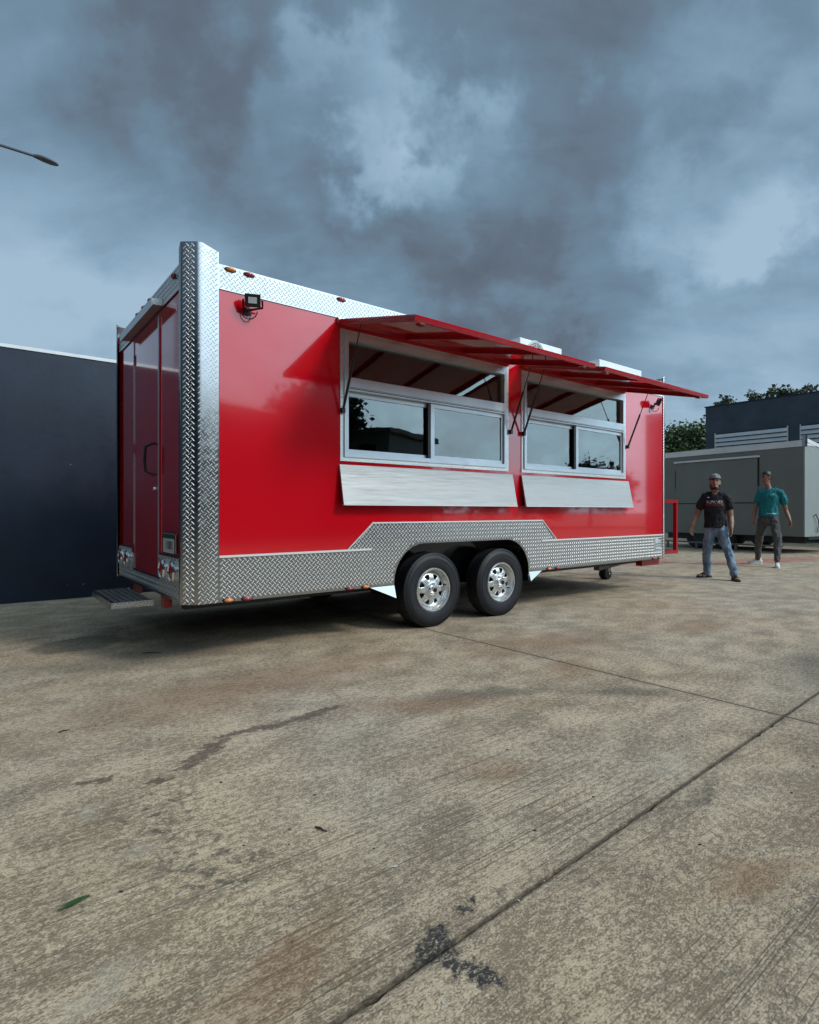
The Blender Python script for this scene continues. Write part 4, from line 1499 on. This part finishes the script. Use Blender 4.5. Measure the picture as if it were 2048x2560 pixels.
hand(b, AL[-1], (-.10, -.12, -1), (.6, -.9, 0), -1, .55)
AR = [(.135, .02, 1.315), (.182, .05, 1.15), (.205, .06, .99), (.212, .01, .905), (.216, -.055, .812)]
b.tube(AR, [(.050, .052), (.060, .062), (.050, .052), (.051, .053), (.033, .036)], 14)
hand(b, AR[-1], (.0, -.08, -1), (-.9, -.4, 0), -1, .75)
L1a, L1b = (-.178, .14, .085), (.262, -.14, .085)
b.tube([(-.135, .02, .82), (-.17, .05, .44), L1a], [.08, .055, .040], 12)
b.tube([(.055, .02, .82), (.165, -.05, .44), L1b], [.08, .055, .040], 12)
foot(b, L1a, (-.85, -.55), .235)
foot(b, L1b, (.35, -1), .235)
skinned(b, 'body', SKIN, P1, .0065, 3)
face_bits(hq, P1)
shell(hq, lambda x, y, z: (-.93 < z < -.26 and (abs(x) > .80 or z < -.60) and y < .30), .004, HAIR, 'beard', P1, .002)
cap = shell(hq, lambda x, y, z: z > .30 - .10 * y, .008, CAPM, 'cap', P1)
tmp = MB()
for k in range(13):
    a = R(-42 + k * 7) + math.pi / 2
    tmp.add([(math.cos(a) * .080, math.sin(a) * .100, .022), (math.cos(a) * .105, math.sin(a) * .160, .004)], [])
tmp.f = [(2 * k, 2 * k + 1, 2 * k + 3, 2 * k + 2) for k in range(12)]
st_ = MB().tube([(math.cos(R(200 + k * 14)) * .089, math.sin(R(200 + k * 14)) * .111 + .004, .052) for k in range(11)], [(.010, .004)] * 11, 8, ref=(0, 0, 1), rnd=False)
MB().add([hq(*v) for v in st_.v], st_.f).build('cap_strap', HAIR, P1)
bill = MB().add([hq(*v) for v in tmp.v], tmp.f).build('cap_peak', CAPM, P1)
bill.modifiers.new('thick', 'SOLIDIFY').thickness = .006
s = MB()
s.tube([(-.045, .02, .815), (-.045, .02, .84), (-.045, .02, .95), (-.047, .018, 1.10), (-.05, .015, 1.22), (-.048, .02, 1.30), (-.046, .022, 1.355)],
       [(.186, .142), (.186, .138), (.176, .126), (.182, .126), (.192, .128), (.175, .112), (.085, .080)], 24, rnd=False)
s.tube([(-.10, .02, 1.335), (-.215, .02, 1.315), (-.262, .028, 1.225), (-.292, .034, 1.155)], [(.070, .074), (.076, .080), (.074, .078), (.075, .080)], 16)
s.tube([(.01, .02, 1.335), (.125, .02, 1.320), (.168, .032, 1.225), (.192, .036, 1.150)], [(.070, .074), (.076, .080), (.074, .078), (.075, .080)], 16)
shirt1 = skinned(s, 'shirt', TSHIRT, P1, .010, 3, .034)
j = MB()
j.tube([(-.045, .02, .93), (-.043, .022, .84), (-.04, .025, .77)], [(.150, .100), (.162, .114), (.150, .118)], 20)
j.tube([(-.120, .022, .84), (-.142, .03, .66), (-.170, .035, .44), (-.180, .10, .24), (-.178, .135, .095)], [(.098, .112), (.090, .100), (.074, .082), (.068, .076), (.066, .076)], 18)
j.tube([(.040, .022, .84), (.088, .0, .66), (.165, -.055, .44), (.222, -.105, .24), (.262, -.135, .095)], [(.098, .112), (.090, .100), (.074, .082), (.068, .076), (.068, .078)], 18)
skinned(j, 'jeans', DENIM, P1, .009, 3, .040)
dk = MB()
dk.tube([(.214, -.032, .842), (.216, -.048, .820)], [(.034, .038), (.034, .038)], 14, rnd=False)
dk.build('wrist_watch', BLACK, P1, smooth=50)
for (ax, ay), td in (((-.178, .14), (-.85, -.55)), ((.262, -.14), (.35, -1))):
    d_ = Vector((td[0], td[1], 0)).normalized()
    sd = Vector((-d_.y, d_.x, 0))
    c0 = Vector((ax, ay, 0)) - d_ * .085
    so_ = MB()
    pr = []
    for f, wv in ((0, .026), (.03, .038), (.10, .037), (.17, .047), (.23, .046), (.265, .036), (.285, .018)):
        pr.append((f, wv))
    poly = [c0 + d_ * f + sd * wv for f, wv in pr] + [c0 + d_ * f - sd * wv for f, wv in pr[::-1]]
    so_.prism([(p.x, p.y) for p in poly], lambda p, q: (p[0], p[1], q), .0, .026)
    sn = so_.build('sandal', BLACK, P1)
    for f, rr__, hz in ((.185, .052, .058), (.085, .046, .092)):
        cc = c0 + d_ * f
        arc = [cc + sd * (rr__ * math.cos(R(180 * k / 8))) + Vector((0, 0, .012 + hz * math.sin(R(180 * k / 8)))) for k in range(9)]
        MB().tube(arc, [(.006, .020)] * 9, 8, ref=tuple(d_), rnd=False).build('strap', BLACK, sn, smooth=50)
    MB().tube([c0 + d_ * .085 + Vector((0, 0, .10)), c0 + d_ * .13 + Vector((0, 0, .083)), c0 + d_ * .19 + Vector((0, 0, .072))], [(.012, .005)] * 3, 8, ref=(0, 0, 1)).build('strap', BLACK, sn, smooth=50)
tv, tf = text_mesh('RUPKIVER', .066)
print_on(shirt1, P1, [(v.x * .92, v.y) for v in tv], tf, -.050, 1.222, PRINTW, 'shirt_lettering')
vs, fs = rect(.30, .030, 12, 2)
print_on(shirt1, P1, vs, fs, -.050, 1.180, PRINTR, 'shirt_stripe', lift=.003)
vs, fs = rect(.040, .014, 3, 1)
print_on(shirt1, P1, vs, fs, -.150, 1.300, PRINTW, 'shirt_badge')

# --- man in the teal shirt -------------------------------------------------------------------
P2 = empty('person', (7.085, 11.1, 0), R(-32.5))
P2.scale = (.83, 1, 1)
tag(P2, 'person in teal t-shirt and dark grey trousers walking past the grey trailer', 'person')
b = MB()
hq2 = head_shape(b, (-.030, .0, 1.735), R(-48), R(2), 1.06)
b.tube([(.03, .04, 1.46), (.0, .03, 1.56), (-.022, .022, 1.65)], [(.080, .075), (.064, .068), (.062, .066)], 14)
b.tube([(.012, .02, 1.00), (.018, .02, 1.20), (.04, .02, 1.38), (.045, .03, 1.47)], [(.15, .10), (.15, .10), (.17, .105), (.11, .08)], 16)
BL_ = [(-.165, .02, 1.435), (-.225, .05, 1.27), (-.262, .06, 1.115), (-.285, .03, 1.01), (-.305, -.02, .912)]
b.tube(BL_, [(.050, .052), (.058, .061), (.047, .050), (.049, .052), (.031, .035)], 14)
hand(b, BL_[-1], (-.10, -.15, -1), (.85, -.5, 0), -1, .65)
BR_ = [(.265, .03, 1.435), (.320, .08, 1.26), (.358, .12, 1.09), (.395, .06, .99), (.436, -.01, .895)]
b.tube(BR_, [(.050, .052), (.058, .061), (.048, .051), (.050, .053), (.032, .036)], 14)
hand(b, BR_[-1], (.20, -.15, -1), (-.85, -.5, 0), 1, .7)
L2a, L2b = (-.215, .44, .10), (.178, -.27, .10)
b.tube([(-.105, .05, .92), (-.185, .17, .50), L2a], [.085, .056, .040], 12)
b.tube([(.115, .0, .92), (.188, -.12, .50), L2b], [.085, .056, .040], 12)
foot(b, L2a, (-1, -.30), .22)
foot(b, L2b, (.05, -1), .22)
skinned(b, 'body', SKIN2, P2, .0065, 3)
face_bits(hq2, P2)
shell(hq2, lambda x, y, z: z > .52 or (y > .10 and z > -.30 and not (abs(x) > .86 and y < .35 and z < .25)) or (abs(x) > .80 and z > .20 and y > -.35), .007, HAIR, 'hair', P2, .003)
s = MB()
s.tube([(.010, .02, .985), (.010, .02, 1.010), (.012, .02, 1.12), (.022, .018, 1.26), (.040, .015, 1.38), (.046, .025, 1.455), (.036, .035, 1.515)],
       [(.212, .152), (.210, .148), (.198, .132), (.200, .132), (.208, .132), (.185, .114), (.090, .084)], 24, rnd=False)
s.tube([(-.05, .02, 1.475), (-.155, .02, 1.440), (-.200, .036, 1.345), (-.226, .048, 1.270)], [(.070, .076), (.076, .082), (.074, .080), (.077, .082)], 16)
s.tube([(.14, .02, 1.475), (.250, .025, 1.445), (.300, .045, 1.345), (.328, .058, 1.262)], [(.070, .076), (.078, .084), (.078, .084), (.082, .088)], 16)
shirt2 = skinned(s, 'shirt', TEAL, P2, .010, 3, .038)
j = MB()
j.tube([(.010, .02, 1.08), (.010, .022, .97), (.006, .025, .88)], [(.160, .104), (.174, .120), (.165, .125)], 20)
j.tube([(-.090, .035, .95), (-.135, .10, .74), (-.186, .165, .50), (-.205, .30, .29), (-.213, .425, .12)], [(.105, .120), (.098, .108), (.082, .090), (.072, .080), (.058, .066)], 18)
j.tube([(.108, .012, .95), (.152, -.05, .74), (.190, -.12, .50), (.186, -.19, .29), (.178, -.262, .12)], [(.105, .120), (.098, .108), (.082, .090), (.072, .080), (.058, .066)], 18)
skinned(j, 'trousers', TROUSER, P2, .009, 3, .042)
for (ax, ay, az), td in ((L2a, (-1, -.30)), (L2b, (.05, -1))):
    d_ = Vector((td[0], td[1], 0)).normalized()
    c0 = Vector((ax, ay, .035)) - d_ * .075
    sh_ = MB()
    sh_.tube([c0 + Vector((0, 0, .012)), c0 + d_ * .07 + Vector((0, 0, .022)), c0 + d_ * .16 + Vector((0, 0, .008)), c0 + d_ * .235 + Vector((0, 0, -.004)), c0 + d_ * .275 + Vector((0, 0, -.008))],
             [(.040, .046), (.043, .054), (.050, .040), (.046, .030), (.034, .020)], 16, ref=(0, 0, 1))
    sh_.tube([c0 + d_ * .03 + Vector((0, 0, .05)), c0 + d_ * .06 + Vector((0, 0, .085))], [.044, .046], 14)
    so2 = skinned(sh_, 'shoe', SHOEW, P2, .006, 2)
    sd = Vector((-d_.y, d_.x, 0))
    pr = ((-.025, .03), (.0, .044), (.09, .045), (.17, .054), (.24, .050), (.285, .036), (.302, .016))
    poly = [Vector((ax, ay, 0)) - d_ * .075 + d_ * f + sd * wv for f, wv in pr] + [Vector((ax, ay, 0)) - d_ * .075 + d_ * f - sd * wv for f, wv in pr[::-1]]
    MB().prism([(p.x, p.y) for p in poly], lambda p, q: (p[0], p[1], q), .0, .022).build('shoe_sole', SHOEW, P2)
vs, fs = rect(.022, .016, 2, 1)
print_on(shirt2, P2, vs, fs, .115, 1.415, PRINTW, 'shirt_badge')
vs, fs = rect(.20, .010, 10, 1)
print_on(shirt2, P2, vs, fs, .07, 1.035, PRINTW, 'shirt_hem_line')

# ------------------------------------------------------------------ litter on the concrete
GLEAF = mat('fallen_leaf', (.035, .085, .025), .5, var=.3, vscale=40)
TWIG = mat('twig_bark', (.045, .035, .028), .8)
PAPER = mat('pale_chip', (.55, .53, .47), .7)
TAR = mat('black_tar', (.018, .018, .020), .55, var=.4, vscale=30)
lf = MB()
n = 9
for k in range(n):
    f = k / (n - 1)
    wv = .011 * math.sin(math.pi * f) ** .8 + .0006
    lf.add([(-.038 + .076 * f, -wv, .006 + .008 * f), (-.038 + .076 * f, 0, .0025 + .006 * f), (-.038 + .076 * f, wv, .007 + .007 * f)], [])
lf.f = [(3 * k + a, 3 * k + 3 + a, 3 * k + 4 + a, 3 * k + 1 + a) for k in range(n - 1) for a in (0, 1)]
lf = lf.build('fallen_leaf', GLEAF, None, smooth=60)
lf.location = (-.918, 1.536, .001)
lf.rotation_euler = (0, 0, R(38))
tag(lf, 'narrow green leaf lying on the bare concrete', 'leaf')


def twig(x, y, ln, ang, label):
    b = MB().tube([(-ln / 2, 0, .004), (-ln * .1, ln * .05, .006), (ln * .2, -ln * .02, .005), (ln / 2, ln * .06, .004)], [.003, .0035, .003, .002], 6)
    o = b.build('twig', TWIG, None)
    o.location = (x, y, 0)
    o.rotation_euler = (0, 0, ang)
    tag(o, label, 'twig')


twig(-1.96, 4.27, .13, .2, 'dark twig on the concrete by the trailer step')
twig(-1.69, 2.75, .045, .8, 'short dark twig on tan concrete left of the wet streak')
twig(-.30, 1.90, .05, -.6, 'thin dark twig beside the brown spatter marks')
rs = random.Random(11)
fk = MB()
for k in range(330):
    t, s_ = rs.uniform(-1.4, 3.4), rs.uniform(-3.85, -.9)
    if rs.random() < .5:
        t, s_ = rs.uniform(-.4, 2.0), rs.uniform(-3.9, -2.4)
    p = W(t, s_)
    if p.y < 1.05:
        continue
    q = rs.uniform(.0012, .0038) * (1.6 if rs.random() < .1 else 1)
    a = rs.uniform(0, 6.28)
    ax, ay = math.cos(a), math.sin(a)
    l2 = q * rs.uniform(1, 2.4)
    fk.add([(p.x + ax * l2, p.y + ay * l2, .0012), (p.x - ay * q, p.y + ax * q, .0025), (p.x - ax * l2, p.y - ay * l2, .0012), (p.x + ay * q, p.y - ax * q, .0022)], [(0, 1, 2, 3)])
fk = fk.build('paint_flakes', PAPER, None, fix=False)
tag(fk, 'tiny pale flakes scattered over the concrete', 'flakes', kind='stuff')
fk2 = MB()
for k in range(240):
    t, s_ = rs.uniform(-1.4, 6), rs.uniform(-3.85, 0)
    p = W(t, s_)
    if p.y < 1.05:
        continue
    q = rs.uniform(.0012, .004)
    fk2.ball((p.x, p.y, q * .4), (q * rs.uniform(1, 2), q, q * .7), 6, 4)
tag(fk2.build('grit', TWIG, None, fix=False), 'dark grit scattered over the concrete', 'grit', kind='stuff')
